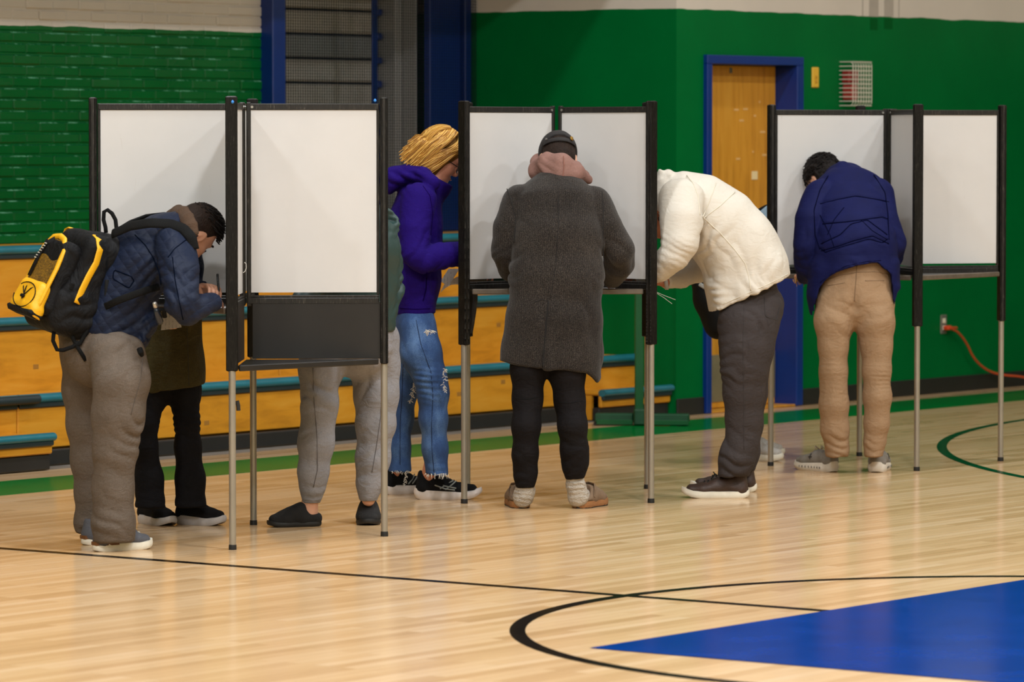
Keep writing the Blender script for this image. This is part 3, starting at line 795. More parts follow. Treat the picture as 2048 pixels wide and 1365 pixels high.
# ------------------------------------------------------------------ people: shared builders
M_skin = plain('skin', '#cf9a7e', 0.5, var=0.06, vscale=30, spec=0.4)
M_skin2 = plain('skin_ruddy', '#cf8d72', 0.5, var=0.08, vscale=30, spec=0.4)
Zv = np.array([0, 0, 1.0])
def basis(F, U):
    F = unit(F); U = np.asarray(U, float); U = unit(U - F * (U @ F)); return F, U, np.cross(F, U)
def add_head(S, c, F, U, s=1.0, k=0.015):
    F, U, R = basis(F, U); ax = (R, F, U); c = np.asarray(c, float)
    q = lambda r, f, u: c + s * (R * r + F * f + U * u)
    S.ell(q(0, 0, .018), ax, np.array((.074, .096, .090)) * s, 0.02)
    S.ell(q(0, .040, -.045), ax, np.array((.060, .056, .072)) * s, 0.03)
    S.seg(q(0, .02, -.065), q(0, .074, -.112), (.052 * s, .040 * s), (.024 * s, .020 * s), R, 0.03)
    S.seg(q(-.03, .088, .012), q(.03, .088, .012), .011 * s, .011 * s, U, 0.02)
    S.seg(q(0, .096, -.002), q(0, .114, -.044), (.008 * s, .010 * s), (.014 * s, .012 * s), R, 0.01)
    S.ell(q(0, .104, -.048), ax, np.array((.018, .011, .008)) * s, 0.008)
    for sg in (-1, 1):
        S.ell(q(.037 * sg, .066, -.036), ax, np.array((.022, .022, .020)) * s, 0.03)
        S.ell(q(.032 * sg, .101, -.010), ax, np.array((.017, .015, .010)) * s, 0.012, True)
        S.ell(q(.032 * sg, .080, -.010), ax, np.array((.013, .012, .011)) * s, 0.006)
        e = q(.077 * sg, -.006, -.018); ea = (unit(R * sg - F * .25), unit(F + U * -.15 + R * sg * .25), unit(U - F * .2))
        S.ell(e, ea, np.array((.009, .019, .033)) * s, 0.006)
        S.ell(e + R * sg * .008 * s + F * .003, ea, np.array((.006, .010, .018)) * s, 0.005, True)
    S.ell(q(0, .093, -.074), ax, np.array((.023, .012, .006)) * s, 0.006)
    S.ell(q(0, .091, -.084), ax, np.array((.020, .012, .007)) * s, 0.006)
    S.ell(q(0, .080, -.112), ax, np.array((.021, .018, .016)) * s, 0.02)
    return q
def add_hand(S, w, fwd, pn, s=1.0, curl=(0.5, 0.55, 0.6, 0.65), thumb=1, tcurl=0.5, spread=0.06):
    """w wrist, fwd wrist->knuckles, pn the way the palm faces, thumb +1/-1 the side (fwd x pn) it leaves"""
    f = unit(fwd); p = np.asarray(pn, float); p = unit(p - f * (p @ f)); l = np.cross(f, p) * thumb; w = np.asarray(w, float)
    S.seg(w, w + f * .045 * s, (.028 * s, .020 * s), (.037 * s, .015 * s), l, 0.012)
    S.seg(w + f * .045 * s, w + f * .088 * s, (.037 * s, .015 * s), (.040 * s, .012 * s), l, 0.012)
    for i in range(4):
        o = (1.5 - i) * .0195 * s
        b = w + f * (.088 - abs(i - 1) * .003) * s + l * o; d = unit(f + l * (1.5 - i) * spread); L = (.043, .047, .044, .034)[i] * s; r = (.0088, .009, .0086, .0078)[i] * s
        a = 0.0
        S.seg(b - d * .03 * s, b, r, r, l, 0.006)
        for j, (kl, kc) in enumerate(((1, .8), (.62, 1.1), (.52, .7))):
            a += curl[i] * kc; dd = d * math.cos(a) + p * math.sin(a); e = b + dd * L * kl
            S.seg(b, e, r * (1 - .06 * j), r * (.93 - .06 * j), l, 0.003); b = e
    b = w + f * .022 * s + l * .026 * s; d = unit(f * .75 + l * .65 + p * .25)
    e = b + d * .042 * s; S.seg(b - d * .01, e, .015 * s, .0115 * s, l, 0.012)
    d2 = unit(f * (1 - tcurl * .3) + l * (.25 - tcurl * .5) + p * (.3 + tcurl * .5)); g = e + d2 * .032 * s
    S.seg(e, g, .0105 * s, .0095 * s, l, 0.004)
    S.seg(g, g + unit(d2 + p * tcurl * .3) * .026 * s, .0095 * s, .0075 * s, l, 0.004)
def shrink(nodes, k=0.72): return [(p, a * k, b * k) for p, a, b in nodes]

def hair_cap(name, c, F, U, m, parent, s=1.0, grow=0.012, front=(.062, .062), nape=-.075, amp=0.004, ear=True, h=0.005, extra=None, scale=45):
    F, U, R = basis(F, U); ax = (R, F, U); q = lambda r, f, u: np.asarray(c) + s * (R * r + F * f + U * u)
    S = SDF(h)
    S.ell(q(0, 0, .018), ax, np.array((.074 + grow, .096 + grow, .090 + grow * 1.2)) * s, 0.02)
    S.ell(q(0, -.030, -.035), ax, np.array((.062 + grow * .7, .060 + grow * .6, .055)) * s, 0.03)
    if extra: extra(S, q, ax)
    S.cut(q(0, *front), F * .80 - U * .60)
    S.cut(q(0, -.05, nape), -U + F * .5)
    for sg in (-1, 1):
        S.ell(q(.078 * sg, .034, -.052), ax, np.array((.035, .050, .052)) * s, 0.008, True)
        if ear: S.ell(q(.085 * sg, -.002, -.020), ax, np.array((.02, .024, .036)) * s, 0.006, True)
    d = lambda V: amp * (vnoise(V * scale) + 0.6 * vnoise(V * scale * 2.3))
    return sdf(name, S, m, parent, disp=d)
def strands(name, roots, m, parent, n, r=0.0022):
    """many fine locks: roots() gives one polyline"""
    mb = MB()
    for i in range(n):
        p = roots(i)
        if p is not None: mb.tube(p, np.linspace(r, r * .45, len(p)), 4, caps=False)
    return build(name, mb, m, parent, True)

def shoe_outline(u): return np.interp(u, [0, .02, .08, .18, .35, .5, .64, .78, .88, .95, .985, 1], [0, .38, .66, .82, .80, .86, 1, .97, .80, .54, .30, 0])
def shoe(parent, heel, d, L, up, W=0.096, sole_t=0.026, m_up=None, m_sole=None, style='sneaker', lace=None, spring=0.016, band=None, height=0.085, lace_u=.42, heelflare=0.0):
    """shoe with its heel on the floor at heel, pointing along d"""
    d = unit(np.array([d[0], d[1], 0.0])); s = np.array([-d[1], d[0], 0]); h = np.array([heel[0], heel[1], 0.0]); hw = W / 2
    pt = lambda u, v, z: h + d * (u * L) + s * (v * hw) + Zv * z
    us = np.r_[np.linspace(0, .12, 6), np.linspace(.18, .82, 9), np.linspace(.88, 1, 6)]
    lift = lambda u: spring * max(0, (u - .72) / .28) ** 2 + 0.35 * spring * max(0, (.1 - u) / .1) ** 2
    ring = [(u, 1) for u in us] + [(u, -1) for u in us[::-1][1:-1]]
    lay = [(0.0, .93), (.005, 1.0), (sole_t * .55, 1.02 + heelflare * .5), (sole_t, .985)]
    V = []; F = []; m = len(ring)
    for z, k in lay:
        for u, sg in ring:
            zz = lift(u) + z * (1.0 if style != 'chunky' else (1.25 - .45 * u))
            V.append(pt(.5 + (u - .5) * (1 + (k - 1) * .35), sg * shoe_outline(u) * k, zz))
    for i in range(len(lay) - 1):
        for j in range(m):
            k = (j + 1) % m; F.append([i * m + j, (i + 1) * m + j, (i + 1) * m + k, i * m + k])
    F.append(list(range(m))); F.append([3 * m + j for j in range(m)][::-1])
    ob_up = None
    S = SDF(0.005); st = sole_t * 0.8; fz = lambda u: lift(u)
    if style in ('sneaker', 'chunky'):
        hh = 1.2 if style == 'chunky' else 1.0
        S.seg(pt(.135, 0, st * hh + .012), pt(.15, 0, height + .004), (hw * .74, L * .115), (hw * .62, L * .105), s, 0.02)
        S.seg(pt(.15, 0, st * hh + .018), pt(.42, 0, st * hh + .030), (hw * .76, .030), (hw * .78, .036), s, 0.02)
        S.seg(pt(.30, 0, height - .010), pt(.52, 0, st + .034), (hw * .62, .020), (hw * .72, .022), s, 0.025)
        S.seg(pt(.42, 0, st + .022), pt(.68, 0, st + .016 + fz(.68)), (hw * .82, .034), (hw * .94, .028), s, 0.02)
        S.seg(pt(.68, 0, st + .014 + fz(.68)), pt(.86, 0, st + .010 + fz(.86)), (hw * .92, .027), (hw * .74, .022), s, 0.02)
        S.ell(pt(.20, 0, height + .022), (s, d, Zv), (hw * .50, L * .10, .022), 0.01, True)
    else:       # clog: closed toe, low open back
        S.seg(pt(.66, 0, st + .014 + fz(.66)), pt(.86, 0, st + .010 + fz(.86)), (hw * .92, .034), (hw * .76, .024), s, 0.02)
        S.seg(pt(.40, 0, st + .028), pt(.66, 0, st + .018), (hw * .86, .046), (hw * .92, .034), s, 0.025)
        S.seg(pt(.36, 0, height - .012), pt(.54, 0, st + .040), (hw * .58, .012), (hw * .70, .020), s, 0.03)
        S.seg(pt(.12, 0, st + .016), pt(.40, 0, st + .018), (hw * .78, .030 if L < .262 else .016), (hw * .84, .034), s, 0.02)
        S.ell(pt(.20, 0, st + .060), (s, d, Zv), (hw * .60, L * .155, .045), 0.01, True)
    S.cut(pt(0, 0, st * .7), -Zv)
    V2, F2 = S.mesh(1)
    up_o = link('shoe', V2, F2, m_up, parent, True)
    so = auto(link('sole', V, F, m_sole, up_o), 0.7)
    if lace is not None:
        mb = MB()
        for i in range(4):
            u = lace_u + i * .055; z = np.interp(u, [.30, .52, .70], [height + .010, st + .060, st + .050])
            a = np.linspace(-1, 1, 7); mb.tube([pt(u + .01 * q, q * .42, z - .012 * q * q) for q in a], 0.0028, 6)
        for sg in (-1, 1):
            mb.tube([pt(lace_u - .02 + .05 * math.sin(q), sg * (.1 + .38 * math.sin(q * .5)), st + .074 + .016 * math.sin(q)) for q in np.linspace(0, 3.0, 8)], 0.0025, 6)
            mb.tube([pt(lace_u - .01, 0, st + .072), pt(lace_u + .01, sg * .35, st + .082), pt(lace_u + .06, sg * .62, st + .058)], 0.0022, 6)
        build('laces', mb, lace, up_o, True)
    if band is not None:
        mb = MB(); q = np.linspace(-1, 1, 13)
        V = []; Fb = []
        for i, a in enumerate(q):
            u = .36 * a * a + .004; v = np.sign(a) * shoe_outline(max(u, .03)) * (1.0 if abs(a) > .15 else abs(a) / .15)
            for z in (sole_t * .82, sole_t * .82 + .014): V.append(pt(u - .006, v * 1.01, z))
            for z in (sole_t * .82 + .014, sole_t * .82): V.append(pt(u + .02, v * .92, z))
        for i in range(12):
            for j in range(4): Fb.append([i * 4 + j, i * 4 + (j + 1) % 4, i * 4 + 4 + (j + 1) % 4, i * 4 + 4 + j])
        mb.add(V, Fb); build('heel_band', mb, band, up_o)
    return up_o, pt

def paper(name, pts, m, label, cat='paper', group=None, th=0.0006):
    """sheet through a grid of points (rows x cols x 3)"""
    g = np.asarray(pts, float); r, c = g.shape[:2]
    V = g.reshape(-1, 3); n = unit(np.cross(g[0, -1] - g[0, 0], g[-1, 0] - g[0, 0])); V = np.vstack([V, V + n * th]); F = []
    for i in range(r - 1):
        for j in range(c - 1):
            q = [i * c + j, i * c + j + 1, (i + 1) * c + j + 1, (i + 1) * c + j]; F += [q[::-1], [k + r * c for k in q]]
    ed = [(0, j) for j in range(c)] + [(i, c - 1) for i in range(1, r)] + [(r - 1, j) for j in range(c - 2, -1, -1)] + [(i, 0) for i in range(r - 2, 0, -1)]
    ed = [i * c + j for i, j in ed]
    for a, b in zip(ed, ed[1:] + ed[:1]): F.append([a, b, b + r * c, a + r * c])
    o = link(name, V, F, m, None, False, g.reshape(-1, 3).mean(0)); return tag(o, label, cat, group)
def grid_sheet(a, b, c, d, n=5, sag=0.0):
    a, b, c, d = map(np.asarray, (a, b, c, d)); g = []
    for i in np.linspace(0, 1, n):
        g.append([(a * (1 - j) + b * j) * (1 - i) + (d * (1 - j) + c * j) * i + Zv * sag * math.sin(math.pi * j) * i for j in np.linspace(0, 1, n)])
    return g
def printed(name):
    t = NT(name); co = t.mapped((1, 1, 1)); 
    s = t.n('ShaderNodeSeparateXYZ', Vector=co)
    wv = t.n('ShaderNodeTexWave', Vector=co, Scale=22.0, Distortion=0.0, _bands_direction='X').outputs['Fac']
    nz = t.noise(co, 120, 2)
    k = t.math('MULTIPLY', t.math('GREATER_THAN', wv, 0.86), t.math('GREATER_THAN', nz, 0.5))
    t.l(t.mix(t.math('MULTIPLY', k, 0.4), lin('#e9e6e6'), lin('#77777f')), t.b.inputs['Base Color']); t.b.inputs['Roughness'].default_value = 0.7
    return t.m
M_paper = printed('ballot_paper')
M_hair_dark = plain('dark_brown_hair', '#150f0c', 0.7, spec=0.2, var=0.45, vscale=70, bump=0.5, bscale=160)
M_hair_fade = plain('brown_hair', '#241811', 0.7, spec=0.2, var=0.4, vscale=80, bump=0.5, bscale=160)
M_sole_w = plain('off_white_sole', '#e3dccb', 0.5, var=0.06, vscale=30)
M_sole_k = plain('black_sole', '#171514', 0.55)
M_lace_k = plain('black_lace', '#15130f', 0.8); M_lace_g = plain('beige_lace', '#a39178', 0.8)
M_web = plain('black_webbing', '#101010', 0.8, spec=0.15, bump=0.3, bscale=300)

def seam(name, obj, px, r, m, n=24, lift=0.0004, closed=False):
    """stitched line lying on the garment obj, through the pixels px"""
    me = obj.data; V = np.empty(len(me.vertices) * 3); me.vertices.foreach_get('co', V); V = V.reshape(-1, 3) + root_loc(obj)
    d = V - np.array([0, 0, CAM_H]); zc = d[:, 1] * CP - d[:, 2] * SP; X = 1024 + FPX * d[:, 0] / zc; Yp = 682.5 - FPX * (d[:, 1] * SP + d[:, 2] * CP) / zc
    q = np.array(px, float); ts = np.linspace(0, len(q) - 1, n); q = np.array([np.interp(ts, range(len(q)), q[:, i]) for i in range(2)]).T
    ys = []
    for x, y in q:
        e = (X - x) ** 2 + (Yp - y) ** 2; k = np.where(e < 20)[0]
        if len(k) == 0: k = np.array([e.argmin()])
        near = V[k][:, 1]; f = k[near < near.min() + 0.02]; wgt = 1 / (e[f] + 1); ys.append((V[f][:, 1] * wgt).sum() / wgt.sum())
    ys = np.array(ys); ys[1:-1] = (ys[:-2] + 2 * ys[1:-1] + ys[2:]) / 4
    return build(name, MB().tube([P(x, y, dd - lift) for (x, y), dd in zip(q, ys)], r, 6), m, obj, True)
# ------------------------------------------------------------------ person with the backpack
def person_backpack():
    Y = 17.45; R = unit((.36, -.93, 0)); Fw = unit((.93, .36, 0))
    # body: one continuous figure
    hc = P(389, 458, 17.52); hF = unit((.36, .58, -.73)); hU = unit((.72, .16, .66))
    torso = [N(210, 690, Y, 82, 74), N(222, 640, Y, 84, 66), N(248, 575, Y, 84, 64), N(290, 516, Y, 90, 64), N(335, 480, 17.47, 88, 50), N(362, 463, 17.48, 46, 34)]
    armR = [N(350, 486, 17.3, 38, 42), N(360, 545, 17.16, 38, 38), N(364, 606, 17.10, 35, 35), N(374, 622, 17.12, 31, 30), N(400, 613, 17.2, 26, 25), N(428, 604, 17.32, 20, 19)]
    armL = [N(362, 476, 17.68, 38, 40), N(374, 535, 17.76, 32, 31), N(380, 588, 17.76, 28, 26), N(406, 578, 17.61, 17, 17)]
    legR = [N(236, 715, 17.30, 52, 60), N(242, 765, 17.25, 50, 54), N(238, 830, 17.25, 47, 49), N(231, 900, 17.26, 42, 40), N(226, 980, 17.27, 38, 37), N(228, 1045, 17.28, 40, 39), N(231, 1090, 17.29, 40, 40)]
    legL = [N(176, 715, 17.62, 50, 54), N(168, 780, 17.63, 46, 42), N(171, 850, 17.64, 44, 36), N(175, 920, 17.65, 38, 32), N(179, 985, 17.66, 34, 27), N(182, 1045, 17.68, 36, 30), N(185, 1082, 17.68, 30, 26)]
    S = SDF(0.0055)
    S.chain(shrink(torso, .8), R, 0.04); S.chain(shrink(armR), R, .03); S.chain(shrink(armL), R, .03)
    for l in (legR, legL): S.chain([(p, min(a, .1) * .6, min(b, .1) * .6) for p, a, b in l[:-1]], R, .03)
    S.seg(P(352, 462, 17.49), P(386, 462, 17.5), .066, .056, R, 0.03)
    add_head(S, hc, hF, hU, .97)
    w = P(409, 578, 17.58)
    add_hand(S, w, P(437, 573, 17.47) - w, (-.05, -.45, -.9), 0.92, (.62, .70, .8, .85), -1, .9, .03)
    w2 = P(421, 604, 17.30)
    add_hand(S, w2, unit((.12, .98, .02)), (0, 0.1, -1), 0.85, (.35, .4, .4, .45), 1, .3)
    for l, hp in ((legR, G(187, 1104)), (legL, G(164, 1091))):
        e = l[-2][0]; a = hp + np.array([.82, .57, 0]) * .06 + np.array([0, .045, 0]); S.seg(e, a + Zv * .09, .036, .024, R, .01); S.seg(a + Zv * .09, a + Zv * .045,   .024, .020, R, .01)
    me = sdf('person', S, M_skin, None, np.array([-1.58, 17.45, 0]))
    tag(me, 'person bending right to write, in quilted navy jacket and taupe trousers, wearing a backpack', 'person', 'people filling in ballots')
    # hair
    hair_cap('hair', hc, hF, hU, M_hair_fade, me, .97, .005, (.058, .064), -.070, .0012, scale=60)
    def top(i):
        rr = np.random.RandomState(i); th = rr.uniform(0, 2 * math.pi); ph = rr.uniform(0, 1.25)
        F, U, Rr = basis(hF, hU); dr = unit(U * math.cos(ph) + (F * math.cos(th) + Rr * math.sin(th)) * math.sin(ph) + F * .25)
        p = hc + Rr * (dr @ Rr) * .077 + F * (dr @ F) * .098 + U * ((dr @ U) * .093 + .018)
        if (p - hc) @ F > .085: return None
        fl = unit(F * .8 + Rr * rr.uniform(-.5, .5) + dr * .35)
        return [p, p + fl * .010 + dr * .003, p + fl * .022 + dr * rr.uniform(-.002, .004)]
    strands('hair_locks', top, M_hair_dark, me, 900, .0024)
    F, U, Rr = basis(hF, hU)
    mb = MB()
    for sg in (-1, 1): mb.tube([hc + F * .099 + U * .014 + Rr * .012 * sg, hc + F * .098 + U * .022 + Rr * .030 * sg, hc + F * .086 + U * .018 + Rr * .052 * sg], .0048, 6)
    build('eyebrow', mb, M_hair_dark, me, True)
    mb = MB()
    for sg in (-1, 1): mb.tube([hc + F * .092 + U * -.014 + Rr * .020 * sg, hc + F * .096 + U * -.018 + Rr * .032 * sg, hc + F * .088 + U * -.013 + Rr * .044 * sg], .0026, 6)
    build('eyelash', mb, M_hair_dark, me, True)
    # quilted jacket
    t = NT('quilted_navy_nylon'); c = lin('#101a30')
    co = t.coord()
    v = t.noise(co, 5, 4, .6); t.l(t.ramp(v, [(.3, shade(c, .82)), (.7, shade(c, 1.15))]), t.b.inputs['Base Color'])
    t.b.inputs['Roughness'].default_value = .6; t.b.inputs['Specular IOR Level'].default_value = .22
    hs = []
    for a in (0.62, -0.95):
        mp = t.n('ShaderNodeMapping', Vector=co, Rotation=(0, a, 0)).outputs[0]
        wv = t.n('ShaderNodeTexWave', Vector=mp, Scale=8.5, Distortion=2.0, Detail=1.0, _bands_direction='X').outputs['Fac']; hs.append(t.math('POWER', wv, 0.35))
    t.bump(t.math('MULTIPLY', hs[0], hs[1]), .28, .010)
    t.bump(t.noise(t.n('ShaderNodeMapping', Vector=co, Rotation=(0, -.7, 0), Scale=(14, 6, 60)).outputs[0], 1.0, 3, .6, .8), .3, .010)
    mj = t.m
    S = SDF(0.0075)
    S.chain(torso, R, .05)
    S.seg(*[P(262, 690, Y), P(282, 640, Y)], (.15, .04), (.15, .06), R, .05)
    S.cut(P(232, 680, Y), unit(P(230, 740, Y) - P(252, 675, Y)))
    V0 = S.pr; 
    S.chain(armR, R, .010); S.chain(armL, R, .02)
    S.cut(P(431, 602, 17.32), unit(P(440, 598, 17.3) - P(410, 610, 17.22)), .07)
    S.cut(P(405, 578, 17.61), unit(P(420, 575, 17.6) - P(390, 583, 17.7)), .06)
    fd = folds((P(375, 625, 17.1), .10, (.9, 0, .35), .035, .006), (P(320, 560, 17.25), .13, (.6, 0, -.8), .045, .006), (P(265, 650, 17.25), .16, (.55, .1, -.8), .05, .006),
               (P(370, 560, 17.1), .12, (.5, 0, .85), .045, .004), (P(300, 690, 17.3), .1, (.8, 0, .5), .04, .005), base=.004, bscale=(9, 9, 9))
    jk = sdf('jacket', S, mj, me, disp=fd)
    # corduroy collar
    S = SDF(0.006); ring = [(340, 428, 17.66), (352, 421, 17.58), (364, 424, 17.46), (374, 437, 17.38), (381, 452, 17.34), (384, 468, 17.33)]
    S.chain([N(x, y, d, 15, 8) for x, y, d in ring], unit((.75, 0, .55)), .01)
    sdf('collar', S, plain('brown_corduroy', '#4a3320', .85, var=.15, vscale=60, bump=.5, bscale=220), jk)
    # pocket flap and seams
    pip = plain('navy_piping', '#060c1a', .95, spec=0.02)
    seam('pocket_flap', jk, ((230, 541), (262, 553), (268, 562), (258, 577), (226, 558), (227, 545), (230, 541)), .0026, pip, 30)
    seam('shoulder_seam', jk, ((270, 470), (290, 490), (306, 515), (318, 545), (322, 570)), .0024, pip)
    seam('yoke_seam', jk, ((396, 472), (372, 480), (350, 497), (336, 515)), .0022, pip)
    seam('sleeve_seam', jk, ((345, 515), (350, 560), (358, 600), (366, 640)), .0022, pip)
    # trousers
    S = SDF(0.0075); S.chain([N(214, 640, Y, 78, 66), N(208, 700, Y, 82, 82)], R, .05); S.chain(legR, R, .04); S.chain(legL, R, .04)
    S.seg(P(140, 668, 17.5), P(160, 720, 17.55), (.12, .035), (.10, .05), R, .06)
    S.cut(np.array([0, 0, P(231, 1083, 17.29)[2]]), -Zv)
    fd = folds((P(226, 1058, 17.2), .085, (.35, 0, 1), .06, .008), (P(183, 1058, 17.6), .07, (-.3, 0, 1), .05, .007), (P(225, 960, 17.2), .14, (.5, .2, 1), .09, .003),
               (P(285, 870, 17.2), .10, (.7, 0, .6), .06, .006), (P(250, 720, 17.2), .16, (.9, 0, -.3), .09, .005), base=.005, bscale=(8, 8, 4))
    mt = cloth('taupe_twill', '#5f544a', '#6c6056', weave=700, fold=.3)
    tr = sdf('trousers', S, mt, me, disp=fd)
    seam('side_seam', tr, ((286, 716), (281, 760), (262, 830)), .0018, plain('taupe_seam', '#4f463e', .9))
    mb = MB().tube([P(279, 698, 17.2), P(282, 706, 17.19), P(284, 712, 17.2)], [.012,.012,.008], 8); build('belt_pouch', mb, M_web, tr)
    mg = cloth('grey_knit', '#55555a', '#65656a', weave=1200, fold=0)
    mband = plain('brown_leather_band', '#6b4220', .5)
    shoe(me, G(187, 1104), (.82, .57), .262, None, .098, .030, mg, M_sole_w, 'sneaker', M_lace_g, .012, mband, .082)
    shoe(me, G(164, 1091), (.82, .57), .262, None, .098, .030, mg, M_sole_w, 'sneaker', M_lace_g, .012, mband, .082)
    # silver bottle top sticking out of the side pocket
    b = P(312, 616, 17.17); bo = empty('water_bottle', b); tag(bo, 'small bottle with silver cap in the navy jacket pocket', 'bottle')
    ax = unit(P(309, 607, 17.17) - P(317, 636, 17.19))
    build('cap', MB().tube([b, b + ax * .004, b + ax * .02, b + ax * .024], [.007, .010, .009, .006], 12), plain('silver_cap', '#b9b4ac', .3, .7), bo, True)
    build('bottle_body', MB().tube([b - ax * .07, b - ax * .06, b - ax * .015, b], [.009, .014, .013, .009], 12), plain('clear_dark_plastic', '#20252e', .2), bo, True)
    build('bottle_clip', MB().tube([b + unit((1, 0, 0)) * .012 - ax * .01, b + unit((1, -.3, .2)) * .03 - ax * .012, b + unit((1, 0, 0)) * .024 - ax * .04], .009, 8), M_web, bo, True)
    return me

def backpack():
    u = unit((.34, .08, .93)); o = np.array((-.78, -.55, .24)); o = unit(o - u * (u @ o)); l = np.cross(u, o)
    if l[1] > 0: l = -l                       # l: the side of the pack that faces the hall
    c = P(138, 562, 17.40); q = lambda a, b, d: c + l * a + u * b + o * d
    pk = empty('backpack', q(0, -.2, 0)); tag(pk, 'black backpack with yellow trim worn by the person in navy jacket', 'backpack')
    t = NT('black_pack_nylon'); co = t.coord(); t.b.inputs['Roughness'].default_value = .7; t.b.inputs['Specular IOR Level'].default_value = .2
    f = t.noise(co, 9, 4); t.l(t.ramp(f, [(.3, lin('#08080a')), (.7, lin('#141416'))]), t.b.inputs['Base Color'])
    t.bump(t.noise(t.n('ShaderNodeMapping', Vector=co, Scale=(9, 5, 5), Rotation=(.3, .6, 0)).outputs[0], 1.4, 4, .6, .8), .7, .03); t.bump(t.noise(co, 500, 2), .15, .002)
    mk = t.m; my = plain('yellow_nylon', '#e9ac10', .5, var=.08, vscale=25, bump=.15, bscale=90)
    S = SDF(0.0075)
    S.rbox(q(0, 0.01, -.035), (l, u, o), (.145, .195, .085), .055, .03)
    S.rbox(q(0, -.11, -.02), (l, u, o), (.150, .10, .105), .06, .04)
    S.seg(q(.02, .17, -.10), q(0.02, .235, -.19), (.12, .06), (.09, .02), l, .05)
    fd = folds((q(.14, -.05, -.02), .14, u * .8 + o * .5, .06, .008), (q(.14, .05, -.06), .12, u * .5 - o, .07, .008), base=.006, bscale=(9, 9, 9))
    body = sdf('pack_body', S, mk, pk, disp=fd)
    S = SDF(0.006); S.rbox(q(0, -.01, .075), (l, unit(u - o * .12), o), (.105, .150, .045), .035, .02)
    sdf('front_pouch', S, mk, pk, disp=lambda V: .003 * vnoise(V * 20))
    # arch of yellow binding, mesh window and yellow lower pocket on the pouch
    u2 = unit(u - o * .12); oo = np.cross(l, u2); oo = oo if oo @ o > 0 else -oo
    fc = q(0, -.01, .075) + oo * .049; w = lambda a, b, d=0.0: fc + l * a + u2 * b + oo * d
    arch = [w(-.088, -.15), w(-.090, .03), w(-.080, .105), w(-.045, .148), (w(0, .157)), w(.045, .148), w(.080, .105), w(.090, .03), w(.088, -.15)]
    arch = np.array(arch); ts = np.linspace(0, 8, 41); sm = np.array([np.interp(ts, range(9), arch[:, i]) for i in range(3)]).T
    mb = MB().tube(sm, .012, 8, (.008, .0125), up=tuple(oo)); build('yellow_binding', mb, my, pk, True)
    mb = MB(); tsr = np.linspace(-.078, .078, 13)
    top = [w(a, min(.142, .148 - 9 * max(0, abs(a) - .03) ** 2 * 2), .004) for a in tsr]; bot = [w(a, -.045, .006) for a in tsr]
    V = top + bot; F = [[i, i + 1, 13 + i + 1, 13 + i] for i in range(12)]
    V2 = [v - oo * .006 for v in V]; mb.add(V, [f[::-1] for f in F] ); mb.add(V2, F)
    t = NT('gold_mesh'); wv = t.n('ShaderNodeTexVoronoi', Vector=t.coord(), Scale=190.0).outputs['Distance']; n2 = t.noise(t.coord(), 16, 3)
    t.l(t.ramp(t.math('ADD', t.math('MULTIPLY', wv, .6), t.math('MULTIPLY', n2, .5)), [(.35, lin('#2a1d08')), (.75, lin('#8a6414'))]), t.b.inputs['Base Color']); t.b.inputs['Roughness'].default_value = .5
    build('mesh_window', mb, t.m, pk)
    mb = MB().tube([w(-.072, -.03, .009), w(-.073, .06, .010), w(-.058, .115, .009), w(-.02, .137, .008)], .012, 8, (.004, .013), up=tuple(oo)); build('zip_flap', mb, mk, pk, True)
    mb = MB()
    for i in range(7): mb.box(w(-.083 + i * .004, .045 + i * .011, .012), (.018, .004, .004), (l, u2, oo), .001)
    build('white_stitching', mb, plain('white_thread2', '#c9c2b4', .7), pk)['kind'] = 'stuff'
    S = SDF(0.005); S.rbox(w(0, -.10, -.002), (l, u2, oo), (.094, .062, .030), .026, .01); S.rbox(w(0, -.165, -.008), (l, u2, oo), (.10, .03, .030), .02, .02)
    S.cut(w(0, -.178, 0), -u2 + oo * .1)
    sdf('yellow_pocket', S, my, pk, disp=lambda V: .004 * vnoise(V * 18))
    mb = MB().box(w(0, -.168, -.006), (.205, .030, .07), (l, u2, oo), .012); build('pocket_base', mb, mk, pk)
    mb = MB()
    sz = .031
    mb.tube([w(-.078, -.045, sz - .02), w(-.03, -.085, sz), w(.005, -.112, sz + .002)], .0022, 6); mb.tube([w(.078, -.045, sz - .02), w(.03, -.08, sz), w(.005, -.112, sz + .002)], .0022, 6)
    mb.tube([w(-.03, -.045, sz - .02), w(-.01, -.08, sz), w(.003, -.115, sz + .002), w(.005, -.13, sz + .004)], .0022, 6)
    loop = [w(.06 * math.cos(a) * 1.35, -.11 + .052 * math.sin(a), sz - .002) for a in np.linspace(-3.0, 2.4, 24)]; mb.tube(loop, .0022, 6)
    build('bungee_cord', mb, M_web, pk, True)
    build('cord_lock', MB().box(w(.005, -.118, sz + .006), (.022, .014, .014), (l, u2, oo), .004), M_web, pk)
    # yellow stripes on the sides of the pack
    for sg, nm in ((1, 'side_stripe'), (-1, 'far_stripe')):
        pts = [q(sg * x, b, d) for x, b, d in ((.10, .199, .015), (.128, .190, .010), (.148, .155, .0), (.150, .10, -.004), (.151, .04, .008), (.153, -.02, .016), (.158, -.075, .020))]
        ts = np.linspace(0, 6, 25); pts = np.array(pts); sm = np.array([np.interp(ts, range(7), pts[:, i]) for i in range(3)]).T
        build('yellow_stripe', MB().tube(sm, .01, 8, (.017, .004), up=tuple(o)), my, pk, True)
    build('side_buckle', MB().box(q(.150, -.02, .062), (.008, .028, .018), (l, u, o), .003), M_web, pk)
    build('pull_tab', MB().box(w(-.104, .02, -.01), (.016, .02, .01), (l, u2, oo), .003), M_web, pk)
    hp = [P(x, y, 17.44) for x, y in ((212, 466), (211, 455), (207, 440), (208, 424), (215, 420), (224, 427), (231, 440), (233, 458), (234, 470))]
    build('grab_handle', MB().tube(hp, .01, 8, (.006, .008), up=(0, 1, 0)), M_web, pk, True)
